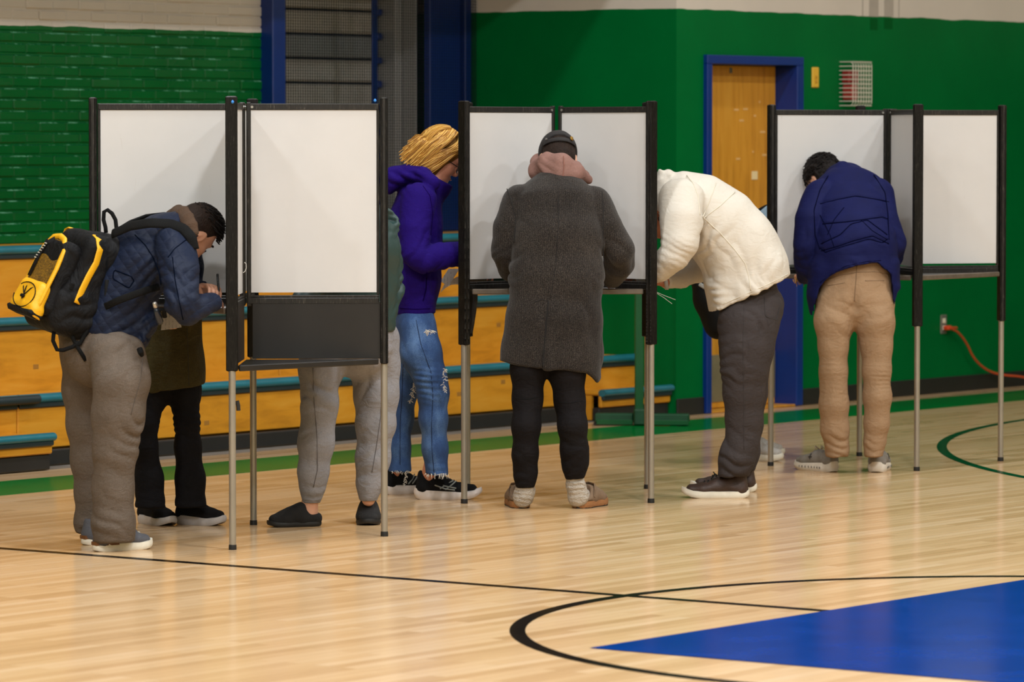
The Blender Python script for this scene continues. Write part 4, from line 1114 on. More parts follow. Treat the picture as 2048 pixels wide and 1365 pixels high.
    # shoulder straps, hip strap
    pts = np.array([P(225, 468, 17.36), P(262, 452, 17.31), P(300, 446, 17.27), P(340, 448, 17.27), P(366, 457, 17.245), P(382, 474, 17.22), P(388, 500, 17.22)])
    ts = np.linspace(0, 6, 30); sm = np.array([np.interp(ts, range(7), pts[:, i]) for i in range(3)]).T
    build('shoulder_strap', MB().tube(sm, .01, 10, (.0075, .022), up=(-.35, -.75, .55)), M_web, pk, True)
    pts = np.array([P(232, 462, 17.55), P(258, 446, 17.62), P(290, 434, 17.66), P(325, 430, 17.72), P(350, 436, 17.76)])
    build('shoulder_strap', MB().tube(pts, .01, 10, (.008, .022), up=(-.35, .3, .85)), M_web, pk, True)
    pts = np.array([P(210, 614, 17.27), P(235, 602, 17.245), P(262, 592, 17.235), P(292, 581, 17.25), P(318, 574, 17.31)])
    build('hip_strap', MB().tube(pts, .01, 8, (.0035, .014), up=(0, -1, .1)), M_web, pk, True)
    for pts in ([(214, 560), (212, 600), (208, 640)], [(180, 640), (172, 665), (160, 688), (148, 694)], [(108, 662), (106, 682), (114, 700), (126, 701), (146, 694), (158, 684)], [(140, 660), (146, 678), (158, 700), (172, 722)]):
        build('hanging_strap', MB().tube([P(x, y, 17.30) for x, y in pts], .007, 8, (.008, .004)), M_web, pk, True)
    return pk
me1 = person_backpack(); backpack()
# the pen in the writing hand
a, b = P(435, 548, 17.52), P(439, 607, 17.50)
pn = empty('pen', b); tag(pn, 'black pen held by the person with the backpack', 'pen'); d = unit(a - b)
build('barrel', MB().tube([b + d * .012, b + d * .02, a - d * .002, a], [.0035, .0048, .0048, .0035], 10), plain('black_pen_plastic', '#121212', .3), pn, True)
build('tip', MB().tube([b, b + d * .012], [.0008, .0034], 8), plain('pen_tip', '#3c3c3c', .3, .6), pn, True)
zt = Z_SH + .0008
cx = P(445, 606, 17.5); pa = [np.array([cx[0] + x, 17.5 + y, zt]) for x, y in ((-.14, -.12), (.035, -.11), (.04, .10), (-.13, .10))]
paper('ballot_sheet', grid_sheet(*pa, 3), M_paper, 'white ballot sheet on the shelf under the black pen')
# ------------------------------------------------------------------ the other people
GP = 'people filling in ballots'
def body_of(name, label, loc, Rv, torso, arms, legs, neck=None, head=None, hands=(), feet=(), h=0.0065, ts=.8, skin=None, ls=.62, akl=.45, ank=()):
    S = SDF(h); S.chain(shrink(torso, ts), Rv, .04)
    for a in arms: S.chain(shrink(a, .72), Rv, .03)
    for l, (hp, dd, L) in zip(legs, ank):
        S.chain([(p, min(a, .1) * ls, min(b, .1) * ls) for p, a, b in l[:-1]], Rv, .03)
        e = l[-2][0]; a = np.asarray(hp) + unit((dd[0], dd[1], 0)) * L * .21; r0 = min(l[-2][2], .06) * ls; r1 = .030 * akl
        S.seg(e, a + Zv * .10, (r0, r0), (r1, r1 * 1.15), Rv, .02); S.seg(a + Zv * .10, a + Zv * .05, (r1, r1 * 1.15), (r1 * 1.0, r1 * 1.3), Rv, .01)
    if neck is not None: S.seg(neck[0], neck[1], neck[2], neck[2] * .92, Rv, .03)
    if head is not None: add_head(S, *head)
    for hd in hands: add_hand(S, *hd)
    me = sdf(name, S, skin or M_skin, None, np.array(loc, float))
    return tag(me, label, 'person', GP)
def arm_dir(a): return unit(a[-1][0] - a[-2][0])

# ---- person in the olive skirt, behind the left booth
def person_olive():
    R = unit((-.65, -.75, 0)); F = unit((.75, -.65, 0)); Y = 18.36
    torso = [N(345, 700, Y, 58, 54), N(347, 650, Y, 56, 48), N(352, 590, Y, 56, 46), N(372, 520, 18.32, 58, 42), N(398, 470, 18.27, 52, 36), N(418, 452, 18.24, 28, 26)]
    armR = [N(372, 478, 18.22, 26, 28), N(352, 570, 18.14, 23, 24), N(354, 590, 18.12, 20, 20), N(354, 612, 18.11, 15, 15)]
    armL = [N(425, 480, 18.42, 26, 28), N(440, 560, 18.42, 22, 23), N(452, 592, 18.3, 17, 17)]
    legA = [N(366, 720, 18.36, 38, 38), N(367, 782, 18.36, 34, 33), N(374, 846, 18.34, 24, 24), N(376, 893, 18.36, 26, 25), N(381, 958, 18.37, 29, 28), N(381, 1016, 18.37, 32, 31)]
    legB = [N(318, 720, 18.34, 36, 38), N(306, 787, 18.33, 31, 31), N(294, 848, 18.30, 23, 22), N(292, 893, 18.31, 23, 22), N(297, 958, 18.33, 28, 27), N(301, 1022, 18.33, 32, 31)]
    hc = P(450, 415, 18.16); hF = unit((.5, -.45, -.74)); hU = unit((.6, -.4, .7))
    w = armR[-1][0]
    me = body_of('person', 'person in olive skirt coat and flared black trousers behind the left booth', (-1.38, 18.36, 0), R, torso, [armR, armL], [legA, legB],
                 (torso[-1][0], P(436, 436, 18.2), .056), (hc, hF, hU, .95), [(w, unit((-.04, .1, -1)), unit((-.3, -.9, 0)), .72, (.7, .8, .8, .9), 1, .6)], (), .0075, ank=[(G(353, 1048), (.86, -.42), .235), (G(283, 1046), (.62, -.78), .235)])
    hair_cap('hair', hc, hF, hU, M_hair_dark, me, .95, .014, nape=-.12)
    mo = cloth('olive_wool', '#3d3720', '#4a4428', weave=600, fold=.35)
    S = SDF(.0075); S.chain([N(347, 800, Y, 66, 62), N(346, 740, Y, 62, 58)] + torso, R, .05); S.chain(armR, R, .02); S.chain(armL, R, .02)
    a, b = P(300, 786, Y), P(406, 769, Y); d = unit(b - a); S.cut(a, np.cross(d, (0, 1, 0)) * (1 if np.cross(d, (0, 1, 0))[2] < 0 else -1))
    S.cut(P(354, 611, 18.11), arm_dir(armR), .05)
    fd = folds((P(385, 690, 18.2), .14, (.9, 0, .4), .07, .006), (P(350, 740, 18.2), .15, (1, 0, .1), .09, .005), base=.004)
    co = sdf('skirt_coat', S, mo, me, disp=fd)
    build('seam', MB().tube([P(374, 655, 18.235), P(376, 700, 18.228), P(378, 772, 18.222)], .0022, 6), plain('olive_seam', '#2e2a18', .9), co)
    mk = cloth('black_denim', '#121114', '#1b1a1e', weave=800, fold=.3, speck=.2)
    S = SDF(.0075); S.chain([N(346, 690, Y, 50, 46), N(344, 730, Y, 52, 48)], R, .04); S.chain(legA, R, .03); S.chain(legB, R, .03)
    S.cut(np.array([0, 0, P(381, 1015, 18.37)[2]]), -Zv)
    fd = folds((legA[2][0], .09, (.2, 0, 1), .03, .004), (legA[-1][0], .09, (.1, 0, 1), .05, .004), (legB[-1][0], .09, (.1, 0, 1), .05, .004), base=.003)
    sdf('flared_trousers', S, mk, me, disp=fd)
    mu = cloth('black_mesh_upper', '#151416', '#222124', weave=1500, fold=0)
    wl = plain('white_lace', '#c9c5c0', .8); ml = plain('pale_lilac_sole', '#bdb6b4', .55, var=.1, vscale=40)
    shoe(me, G(353, 1048), (.86, -.42), .235, None, .094, .034, mu, ml, 'chunky', wl, .018, None, .088, heelflare=.10)
    shoe(me, G(283, 1046), (.62, -.78), .235, None, .094, .034, mu, ml, 'chunky', wl, .018, None, .088, heelflare=.10)
    pts = grid_sheet(P(326, 622, 18.02), P(358, 626, 18.02), P(363, 655, 18.0), P(322, 661, 17.98), 4)
    paper('ballot_sheet', pts, M_paper, 'white paper hanging in the hand before the olive skirt coat')
    return me
# ---- person in grey sweatpants behind the low shelf
def person_grey():
    R = unit((.78, -.62, 0)); F = unit((-.62, -.78, 0)); Y = 18.45
    torso = [N(712, 690, Y, 84, 66), N(712, 640, Y, 88, 68), N(716, 560, Y, 86, 66), N(718, 490, 18.42, 88, 60), N(716, 445, 18.38, 70, 48), N(708, 420, 18.32, 30, 30)]
    armL = [N(768, 470, 18.46, 28, 30), N(778, 530, 18.5, 24, 27), N(781, 585, 18.5, 26, 28), N(770, 620, 18.42, 25, 25), N(748, 652, 18.3, 18, 18)]
    armR = [N(655, 470, 18.35, 28, 30), N(640, 560, 18.25, 24, 25), N(600, 600, 18.15, 18, 18)]
    lA = [N(650, 690, 18.40, 44, 44), N(641, 735, 18.38, 41, 40), N(639, 806, 18.37, 33, 34), N(631, 888, 18.37, 33, 33), N(625, 945, 18.38, 29, 28), N(624, 975, 18.39, 22, 22), N(623, 1004, 18.40, 18.5, 18)]
    lB = [N(752, 680, 18.50, 48, 48), N(751, 735, 18.50, 47, 44), N(753, 790, 18.49, 43, 40), N(752, 847, 18.48, 37, 36), N(746, 920, 18.48, 31, 30), N(740, 965, 18.48, 23, 23), N(737, 1000, 18.48, 18, 18)]
    hc = P(690, 385, 18.2); hF = unit((-.5, -.55, -.68)); hU = unit((-.3, -.4, .86))
    S0 = body_of('person', 'person in grey sweatpants and teal jacket standing behind the low shelf', (-.72, 18.45, 0), R, torso, [armL, armR], [lA + [lA[-1]], lB + [lB[-1]]],
                 (torso[-1][0], P(698, 405, 18.26), .056), (hc, hF, hU, 1.0), [(armL[-1][0], unit((-.6, -.5, -.5)), (0, .3, -1), .95)], (), .0075, akl=1.05, ank=[(G(643, 1052), (-.93, -.30), .24), (G(737, 1042), (.03, -1), .255)])
    me = S0
    hair_cap('hair', hc, hF, hU, M_hair_dark, me, 1.0, .012)
    mt = plain('teal_shell', '#223b39', .5, var=.12, vscale=12, bump=.3, bscale=14)
    S = SDF(.0075); S.chain(torso[1:], R, .05); S.chain(armL, R, .015); S.chain(armR, R, .02)
    S.ell(P(766, 443, 18.42), (R, F, Zv), (.058, .055, .055), .02); S.seg(P(740, 428, 18.50), P(776, 450, 18.40), .045, .045, R, .03)
    S.ell(P(776, 436, 18.36), (R, F, Zv), (.03, .05, .034), .012, True)
    S.cut(P(735, 668, 18.4), unit((.1, 0, -1)))
    fd = folds((armL[2][0], .11, (.8, 0, -.6), .035, .008), (P(785, 545, 18.4), .10, (.7, 0, .7), .04, .005), (P(775, 445, 18.4), .07, (.3, 0, 1), .03, .006), base=.005, bscale=(9, 9, 9))
    jk = sdf('jacket', S, mt, me, disp=fd)
    c = P(787, 512, 18.375); ax = (unit((.9, -.2, .3)), unit((-.2, -.95, 0)), unit((-.25, 0, .95)))
    build('chest_patch', MB().box(c, (.026, .012, .032), ax, .004), plain('black_patch', '#101414', .6), jk)
    mb = MB()
    for dz, wv in ((.007, .014), (0, .010), (-.007, .013)): mb.tube([c + np.array([-.5 * wv, -.009, dz]), c + np.array([0, -.010, dz + .003]), c + np.array([.5 * wv, -.009, dz])], .0016, 6)
    build('patch_mark', mb, plain('white_print', '#d8dcd8', .6), jk)['kind'] = 'stuff'
    build('draw_cord', MB().tube([P(771, 628, 18.28), P(770, 640, 18.27), P(768, 650, 18.27)], .0045, 7), M_web, jk)
    mg = cloth('grey_fleece', '#868487', '#9b999b', weave=900, speck=.16, fold=.35)
    S = SDF(.0075); S.chain([N(712, 640, Y, 80, 62), N(706, 690, Y, 88, 66)], R, .05); S.chain(lA, R, .04); S.chain(lB, R, .04)
    S.cut(P(623, 1004, 18.4), (0, 0, -1), .10); S.cut(P(737, 1001, 18.48), (0, 0, -1), .10)
    S.cut(np.array([0, 0, P(623, 1005, 18.4)[2]]), -Zv)
    fd = folds((P(625, 960, 18.3), .09, (.2, 0, 1), .05, .007), (P(745, 940, 18.4), .09, (-.2, 0, 1), .05, .007), (P(640, 820, 18.3), .2, (.8, 0, .6), .10, .006), (P(755, 800, 18.4), .2, (-.8, 0, .6), .10, .006), base=.005, bscale=(7, 7, 4))
    sp = sdf('sweatpants', S, mg, me, disp=fd)
    for pts in ([(626, 735), (628, 800), (634, 870), (635, 940), (627, 975)], [(764, 770), (762, 830), (752, 900), (744, 945)]): seam('leg_seam', sp, pts, .0020, plain('grey_seam', '#5f5b5c', .9), 30)
    for nd, x in ((lA, 623), (lB, 737)):
        p = nd[-1][0]; mb = MB(); mb.tube([p + Zv * .062, p + Zv * .055, p + Zv * .002, p + Zv * -.004], [.038, .041, .039, .035], 20); build('cuff', mb, mg, sp, True)
    ms = plain('black_suede', '#161413', .9, var=.2, vscale=90, bump=.3, bscale=300, sheen=.2)
    shoe(me, G(643, 1052), (-.93, -.30), .235, None, .100, .020, ms, M_sole_k, 'clog', None, .010, None, .098)
    shoe(me, G(737, 1042), (.03, -1), .255, None, .104, .020, ms, M_sole_k, 'clog', None, .010, None, .098)
    return me
# ---- blonde person in the purple jacket
def person_purple():
    R = unit((.12, -.99, 0)); F = unit((.99, .12, 0)); Y = 19.82
    torso = [N(832, 660, Y, 74, 42), N(829, 620, Y, 78, 42), N(828, 560, Y, 80, 50), N(828, 500, Y, 82, 54), N(830, 445, Y, 84, 52), N(838, 402, Y, 78, 42), N(858, 374, Y, 40, 30)]
    aR = [N(838, 398, 19.64, 32, 36), N(830, 455, 19.60, 31, 33), N(830, 505, 19.58, 29, 30), N(846, 518, 19.58, 27, 28), N(880, 512, 19.62, 25, 27), N(925, 508, 19.70, 22, 24), N(945, 508, 19.74, 19, 20)]
    aL = [N(845, 402, 20.02, 32, 36), N(850, 470, 20.06, 28, 30), N(858, 506, 20.05, 25, 25), N(900, 512, 20.0, 20, 20), N(945, 522, 19.95, 17, 17)]
    lR = [N(834, 655, 19.72, 44, 38), N(842, 709, 19.70, 42, 39), N(860, 755, 19.68, 34, 30), N(867, 788, 19.68, 31, 29), N(867, 838, 19.68, 30, 26), N(870, 897, 19.68, 27, 24), N(874, 950, 19.68, 26, 23)]
    lL = [N(818, 660, 19.94, 44, 38), N(812, 720, 19.96, 40, 32), N(810, 780, 19.98, 32, 25), N(803, 838, 20.0, 28, 22), N(799, 897, 19.98, 27, 20), N(800, 944, 19.96, 28, 24)]
    hc = P(879, 309, 19.84); hF = unit((.86, .10, -.50)); hU = unit((.50, -.02, .86))
    me = body_of('person', 'blonde person in purple jacket and ripped blue jeans bending at the middle booth', (-.40, 19.82, 0), R, torso, [aR, aL], [lR, lL],
                 (torso[-1][0], P(872, 356, 19.83), .050), (hc, hF, hU, .95), [(aR[-1][0], unit((1, .3, -.2)), (0, .2, -1), .88), (aL[-1][0], unit((1, -.3, -.4)), (0, .2, -1), .88)], (), .005, skin=M_skin2, akl=1.0, ank=[(G(829, 999), (1, .02), .30), (G(764, 990), (.74, .62), .285)])
    # hair: a waved bob
    t = NT('blonde_hair'); co = t.coord()
    f = t.noise(t.n('ShaderNodeMapping', Vector=co, Scale=(30, 60, 30), Rotation=(0, .5, 0)).outputs[0], 2.0, 4, .65, 1.2)
    t.l(t.ramp(f, [(.25, lin('#6e4a18')), (.5, lin('#b5822f')), (.75, lin('#dcb060'))]), t.b.inputs['Base Color']); t.b.inputs['Roughness'].default_value = .42
    t.bump(f, .6, .01); mh = t.m
    q = lambda r, f_, u: hc + .95 * (basis(hF, hU)[2] * r + basis(hF, hU)[0] * f_ + basis(hF, hU)[1] * u)
    def extra(S, q_, ax):
        S.ell(q_(0, -.046, -.030), ax, (.088, .070, .085), .03)
        S.ell(q_(0, -.054, -.085), ax, (.078, .055, .055), .03)
        for sg in (-1, 1): S.ell(q_(.060 * sg, -.016, -.055), ax, (.034, .046, .085), .02)
    F_, U_, R_ = basis(hF, hU); ax = (R_, F_, U_)
    S = SDF(.005); S.ell(q(0, 0, .020), ax, np.array((.083, .102, .097)) * .95, .02); extra(S, q, ax)
    S.ell(q(0, .128, -.058), ax, (.085, .092, .108), .012, True)
    S.cut(q(0, .0, -.135), -U_ + F_ * .4)
    dsp = lambda V: .005 * vnoise(V * 22)
    hair = sdf('hair', S, plain('blonde_undertone', '#7a5420', .7, var=.25, vscale=40, spec=.2), me, disp=dsp)
    def lock(i):
        rr = np.random.RandomState(i + 50); sg = rr.choice((-1, 1)); f0 = rr.uniform(-.085, .060)
        a0 = rr.uniform(0, 6.28); L = rr.uniform(.75, 1.0); am = rr.uniform(.004, .010); jit = rr.uniform(0, .008)
        pts = []
        for s_ in np.linspace(0, 1, 14):
            th = s_ * 2.25 * L + .04
            ff = f0 + (.030 if f0 > .02 else 0) * math.sin(math.pi * s_) - .070 * s_ * s_
            if th < 1.5: r = math.sin(th); u = math.cos(th)
            else: r = 1 - .10 * (th - 1.5); u = math.cos(1.5) - (th - 1.5) * 1.65
            sc = math.sqrt(max(.2, 1 - (ff / .125) ** 2)) if th < 1.5 else max(.80, math.sqrt(max(.2, 1 - (ff / .15) ** 2)))
            wv = am * s_ * math.sin(a0 + s_ * 8)
            pts.append(q(sg * ((.094 + jit) * r * sc + .004), ff + wv, .020 + (.107 + jit) * u * (sc if u > 0 else 1) + wv * .6))
        return pts
    def back(i):
        rr = np.random.RandomState(i + 900); lat = rr.uniform(-.9, .9); a0 = rr.uniform(0, 6.28); L = rr.uniform(.75, 1.05); am = rr.uniform(.004, .010); jit = rr.uniform(0, .010); pts = []
        for s_ in np.linspace(0, 1, 14):
            th = .1 + s_ * 2.3 * L; wv = am * math.sin(a0 + 8 * s_) * s_
            if th < 1.5: b = math.sin(th); u = math.cos(th)
            else: b = 1 - .20 * (th - 1.5); u = math.cos(1.5) - (th - 1.5) * 1.6
            r = lat * .092 * (.45 + .55 * min(1, th / 1.2))
            pts.append(q(r + wv, -(.098 + jit * .8) * b * math.sqrt(1 - .55 * lat * lat) - .012 + wv, .022 + (.105 + jit) * u))
        return pts
    for k, (cl, vv) in enumerate((('#c08c3a', 0), ('#a8742a', 1), ('#d9ab58', 2), ('#8f5f22', 3))):
        mm = plain('blonde_lock_%d' % k, cl, .45, spec=.35)
        strands('hair_locks', lambda i: lock(i * 4 + k), mm, me, 190, .0042)
        strands('hair_locks', lambda i: back(i * 4 + k), mm, me, 170, .0044)
    # glasses
    mb = MB(); mk = plain('black_frames', '#15120f', .3)
    mb.tube([q(.076, .01, -.004), q(.074, .06, -.004), q(.066, .100, -.006)], .0022, 6); mb.tube([q(-.076, .01, -.004), q(-.074, .06, -.004), q(-.066, .100, -.006)], .0022, 6)
    for sg in (-1, 1): mb.tube([q(sg * .036 + .027 * math.cos(a), .112 - .010 * abs(math.cos(a)) * (sg * math.cos(a) > 0), -.016 + .019 * math.sin(a)) for a in np.linspace(0, 6.283, 17)], .0020, 6)
    mb.tube([q(-.010, .114, -.010), q(0, .117, -.008), q(.010, .114, -.010)], .002, 6)
    gl = build('glasses', mb, mk, me, True)
    mb = MB(); mb.tube([q(-.018, .106, -.079), q(0, .108, -.078), q(.018, .106, -.079)], .0028, 6); build('lips', mb, plain('lip_pink', '#a8605a', .45), me, True)
    # fleece jacket with hood
    mp = cloth('purple_softshell', '#1c0560', '#240a70', weave=500, speck=.2, fold=.25, fscale=7)
    S = SDF(.0065); S.chain(torso[1:], R, .04); S.chain(aR, R, .009); S.chain(aL, R, .02)
    S.chain([N(852, 388, Y, 44, 38), N(872, 372, 19.83, 34, 30), N(882, 362, 19.83, 30, 27)], R, .02)
    S.cut(P(884, 361, 19.83), unit(P(893, 345, 19.83) - P(876, 378, 19.83)), .09)
    S.chain([N(866, 366, 19.66, 16, 14), N(846, 350, 19.72, 20, 15), N(815, 348, Y, 56, 18), N(788, 358, Y, 50, 22), N(778, 376, Y, 40, 14)], R, .012)
    S.cut(P(830, 629, Y), (0.04, 0, -1)); S.cut(aR[-1][0], arm_dir(aR), .06)
    fd = folds((P(840, 515, 19.55), .11, (.75, 0, -.65), .045, .008), (P(900, 505, 19.6), .09, (.9, 0, .35), .05, .006), (P(800, 358, 19.7), .09, (.35, 0, .94), .035, .008), (P(862, 590, 19.6), .13, (.95, 0, .1), .07, .005), base=.004)
    jk = sdf('jacket', S, mp, me, disp=fd)
    pz = plain('purple_seam', '#12043c', .95, spec=0.02)
    seam('pocket_seam', jk, ((854, 545), (852, 580), (846, 602)), .003, pz); seam('hem_stitch', jk, ((800, 617), (830, 619), (860, 618)), .0016, pz); seam('armhole_seam', jk, ((846, 372), (860, 392), (866, 430), (862, 470)), .0018, pz)
    # jeans
    t = NT('blue_denim'); c = lin('#2c4a78'); co = t.coord()
    f = t.noise(co, 300, 2); g = t.noise(t.mapped((3, 3, 1.4)), 4, 3)
    t.l(t.ramp(t.math('ADD', t.math('MULTIPLY', f, .35), t.math('MULTIPLY', g, .65)), [(.3, lin('#1a3158')), (.5, lin('#2b4a7a')), (.72, lin('#5a7aa5'))]), t.b.inputs['Base Color'])
    t.b.inputs['Roughness'].default_value = .85; t.bump(f, .15, .003); t.bump(t.noise(t.mapped((1, 1, .5)), 12, 3), .35, .02); md = t.m
    S = SDF(.0065); S.chain([N(829, 615, Y, 66, 38), N(828, 660, Y, 72, 42)], R, .05); S.chain(lR, R, .035); S.chain(lL, R, .035)
    S.cut(P(874, 950, 19.68), (-.05, 0, -1), .12); S.cut(P(800, 944, 19.96), (0, 0, -1), .12)
    fd = folds((P(855, 765, 19.6), .07, (.15, 0, 1), .026, .006), (P(872, 940, 19.6), .06, (.1, 0, 1), .035, .004), (P(840, 690, 19.6), .12, (.6, 0, .8), .07, .004), base=.003)
    je = sdf('jeans', S, md, me, disp=fd)
    mw = plain('frayed_white_threads', '#d9d2c6', .9)
    def fray(nm, pts, Yd, n, seed, spread, drop):
        rr = np.random.RandomState(seed); mb = MB()
        for i in range(n):
            x, y = pts[rr.randint(len(pts))]; x += rr.uniform(-2, 2); y += rr.uniform(-2, 2)
            a = P(x, y, Yd); b = P(x + rr.uniform(-spread, spread), y + rr.uniform(-1, 1) * drop * .5 + drop * .5, Yd - rr.uniform(0, .008))
            mb.tube([a, (a + b) / 2 + np.array([0, -.004, .002]), b], .0011, 4)
        o = build(nm, mb, mw, je); o['kind'] = 'stuff'
    fray('torn_threads', [(x, 662 + (x - 855) * .12) for x in range(853, 868, 2)], 19.535, 42, 1, 6, 5)
    fray('torn_threads', [(854, 664 + i) for i in range(6)], 19.535, 10, 2, 2, 5)
    fray('torn_threads', [(889 + 2 * math.sin(y * .3), y) for y in range(738, 786, 3)], 19.57, 60, 3, 5, 4)
    fray('torn_threads', [(832 - (y - 765) * .3, y) for y in range(765, 806, 3)], 19.90, 50, 4, 6, 6)
    fray('hem_threads', [(x, 949) for x in range(852, 897, 2)], 19.60, 40, 5, 3, 9)
    fray('hem_threads', [(812 - (y - 945) * .1, y) for y in range(945, 972, 2)], 19.86, 26, 6, 4, 6)
    fray('hem_threads', [(x, 944) for x in range(778, 822, 3)], 19.86, 20, 8, 3, 6)
    ms = plain('denim_stitch', '#14284a', .9)
    seam('side_seam', je, ((832, 640), (842, 690), (862, 745), (866, 790), (863, 850), (864, 900), (868, 945)), .0018, ms, 40)
    seam('inner_seam', je, ((806, 730), (804, 790), (800, 850), (800, 930)), .0018, ms, 30)
    mu = cloth('black_knit_upper', '#131315', '#1f1f22', weave=1500, fold=0); mws = plain('white_foam_sole', '#ded3cd', .55, var=.05, vscale=40)
    so, pt = shoe(me, G(829, 999), (1, .02), .300, None, .100, .036, mu, mws, 'chunky', M_lace_k, .026, None, .104, heelflare=.12)
    mgs = plain('silver_grey_stripe', '#8d918f', .5)
    for pts in ([(.38, .050), (.48, .070), (.58, .086)], [(.46, .046), (.55, .066), (.62, .084)], [(.30, .080), (.45, .062), (.62, .052)], [(.30, .066), (.45, .050), (.60, .044)]):
        build('side_stripe', MB().tube([pt(u, -.98 + max(0, z - .055) * 13, z) for u, z in pts], .0032, 6, (.0032, .0032)), mgs, so)
    so, pt = shoe(me, G(764, 990), (.74, .62), .285, None, .100, .036, mu, mws, 'chunky', M_lace_k, .020, None, .104, heelflare=.12)
    for pts in ([(.40, .046), (.50, .066), (.58, .086)], [(.48, .046), (.57, .066), (.64, .08)]):
        build('side_stripe', MB().tube([pt(u, -.98 + max(0, z - .055) * 13, z) for u, z in pts], .0032, 6), mgs, so)
    paper('ballot_sheet', grid_sheet(P(897, 538, 19.86), P(919, 538, 19.86), P(897, 573, 19.82), P(881, 563, 19.82), 4), M_paper, 'folded printed sheet hanging under the purple sleeve')
    paper('ballot_sheet', grid_sheet(P(890, 566, 19.9), P(925, 549, 19.95), P(925, 572, 19.95), P(880, 586, 19.88), 5, .02), M_paper, 'white paper curling below the folded printed sheet')
    return me
# ---- person in the grey overcoat, seen from behind
def person_coat():
    R = np.array((1.0, 0, 0)); F = np.array((0, 1.0, 0)); Y = 19.30
    torso = [N(1104, 700, 19.30, 98, 64), N(1108, 640, 19.29, 94, 62), N(1113, 555, 19.30, 92, 62), N(1116, 475, 19.33, 90, 62), N(1113, 415, 19.38, 88, 56), N(1112, 385, 19.43, 62, 42), N(1113, 358, 19.47, 30, 28)]
    aL = [N(1042, 408, 19.40, 38, 42), N(1022, 455, 19.36, 34, 37), N(1014, 502, 19.37, 31, 35), N(1024, 536, 19.46, 28, 29), N(1052, 562, 19.64, 22, 23)]
    aR = [N(1186, 410, 19.40, 38, 42), N(1212, 455, 19.36, 33, 37), N(1237, 500, 19.37, 33, 35), N(1238, 526, 19.44, 31, 31), N(1222, 556, 19.60, 24, 24)]
    lL = [N(1058, 690, 19.28, 38, 42), N(1057, 740, 19.27, 34, 38), N(1055, 798, 19.27, 28, 32), N(1052, 853, 19.24, 27.5, 32), N(1050, 908, 19.25, 25, 28), N(1051, 945, 19.26, 22, 24), N(1051, 958, 19.26, 17.5, 19), N(1051, 976, 19.26, 16.5, 18)]
    lR = [N(1134, 690, 19.28, 38, 42), N(1134, 740, 19.27, 36, 38), N(1139, 802, 19.27, 28, 32), N(1145, 853, 19.24, 27, 32), N(1149, 900, 19.25, 25.5, 28), N(1150, 926, 19.26, 24, 25), N(1149, 938, 19.26, 18.5, 20), N(1149, 958, 19.26, 17, 19)]
    hc = P(1116, 313, 19.60); hF = unit((-.12, .78, -.62)); hU = unit((-.05, .62, .78))
    me = body_of('person', 'person in long grey overcoat and black cap seen from behind at the middle booth', (.19, 19.30, 0), R, torso, [aL, aR], [lL, lR],
                 (torso[-1][0], P(1115, 330, 19.54), .060), (hc, hF, hU, 1.0), [(aL[-1][0], unit((.5, .85, -.1)), (0, .1, -1), .95), (aR[-1][0], unit((-.55, .8, -.1)), (0, .1, -1), .95, (.5, .55, .6, .65), -1)], (), .006, ank=[(G(1042, 1018), (-.1, 1), .265), (G(1155, 1018), (.42, .9), .265)])
    F_, U_, R_ = basis(hF, hU); ax = (R_, F_, U_); q = lambda r, f, u: hc + R_ * r + F_ * f + U_ * u
    hair_cap('hair', hc, hF, hU, M_hair_fade, me, 1.0, .004, nape=-.085, amp=.001)
    S = SDF(.005); S.ell(q(0, 0, .018), ax, (.086, .108, .100), .02); S.cut(q(0, -.02, .0), -(U_ + F_ * .55)); S.ell(q(0, -.115, -.002), ax, (.045, .05, .030), .008, True)
    mc = plain('washed_black_cap', '#1f1b1b', .85, var=.2, vscale=30, bump=.3, bscale=250)
    cap = sdf('cap', S, mc, me, disp=lambda V: .0012 * vnoise(V * 30))
    S = SDF(.005); S.ell(q(0, .125, -.028), (R_, unit(F_ - U_ * .35), unit(U_ + F_ * .35)), (.072, .070, .008), .01); sdf('visor', S, mc, cap)
    st = [q(.086 * math.sin(a), -.108 * math.cos(a) , .030 - .018 * math.cos(a) + .03 * abs(math.sin(a)) * 0) for a in np.linspace(-1.0, 1.0, 17)]
    build('strap', MB().tube(st, .01, 8, (.010, .003), up=tuple(U_)), mc, cap, True)
    b = q(.050, -.098, .026); build('buckle', MB().box(b, (.016, .008, .020), (unit(np.cross(U_, -F_ * .8 + R_ * .5)), unit(-F_ * .8 + R_ * .5), U_), .003), plain('brass', '#8a6a30', .35, .8), cap)
    bs = MB(); c0 = q(-.060, -.088, .024); bs.tube([c0, c0 + (-F_ * .6 - R_ * .6) * .006], .005, 10); build('snap', bs, plain('dull_snap', '#8d8a88', .4, .7), cap)
    mg = MB(); mg.tube([q(.079, .0, -.004), q(.078, .05, -.004), q(.072, .095, -.006)], .0022, 6); build('glasses', mg, plain('black_frames', '#15120f', .3), me)
    # overcoat
    t = NT('grey_tweed'); co = t.coord(); t.b.inputs['Roughness'].default_value = .95; t.b.inputs['Specular IOR Level'].default_value = .15; t.b.inputs['Sheen Weight'].default_value = .12
    f = t.noise(co, 330, 2, .8); hb = t.n('ShaderNodeTexWave', Vector=t.mapped((1, 1, 1)), Scale=38, Distortion=5, _bands_direction='X').outputs['Fac']
    g = t.noise(co, 5, 3)
    k = t.math('ADD', t.math('MULTIPLY', f, .79), t.math('ADD', t.math('MULTIPLY', hb, .05), t.math('MULTIPLY', g, .16)))
    t.l(t.ramp(k, [(.32, lin('#0b0908')), (.5, lin('#241f1c')), (.68, lin('#4f4841'))]), t.b.inputs['Base Color'])
    t.bump(f, .25, .004); t.bump(t.noise(t.mapped((1, 1, .4)), 8, 3), .25, .03); mt = t.m
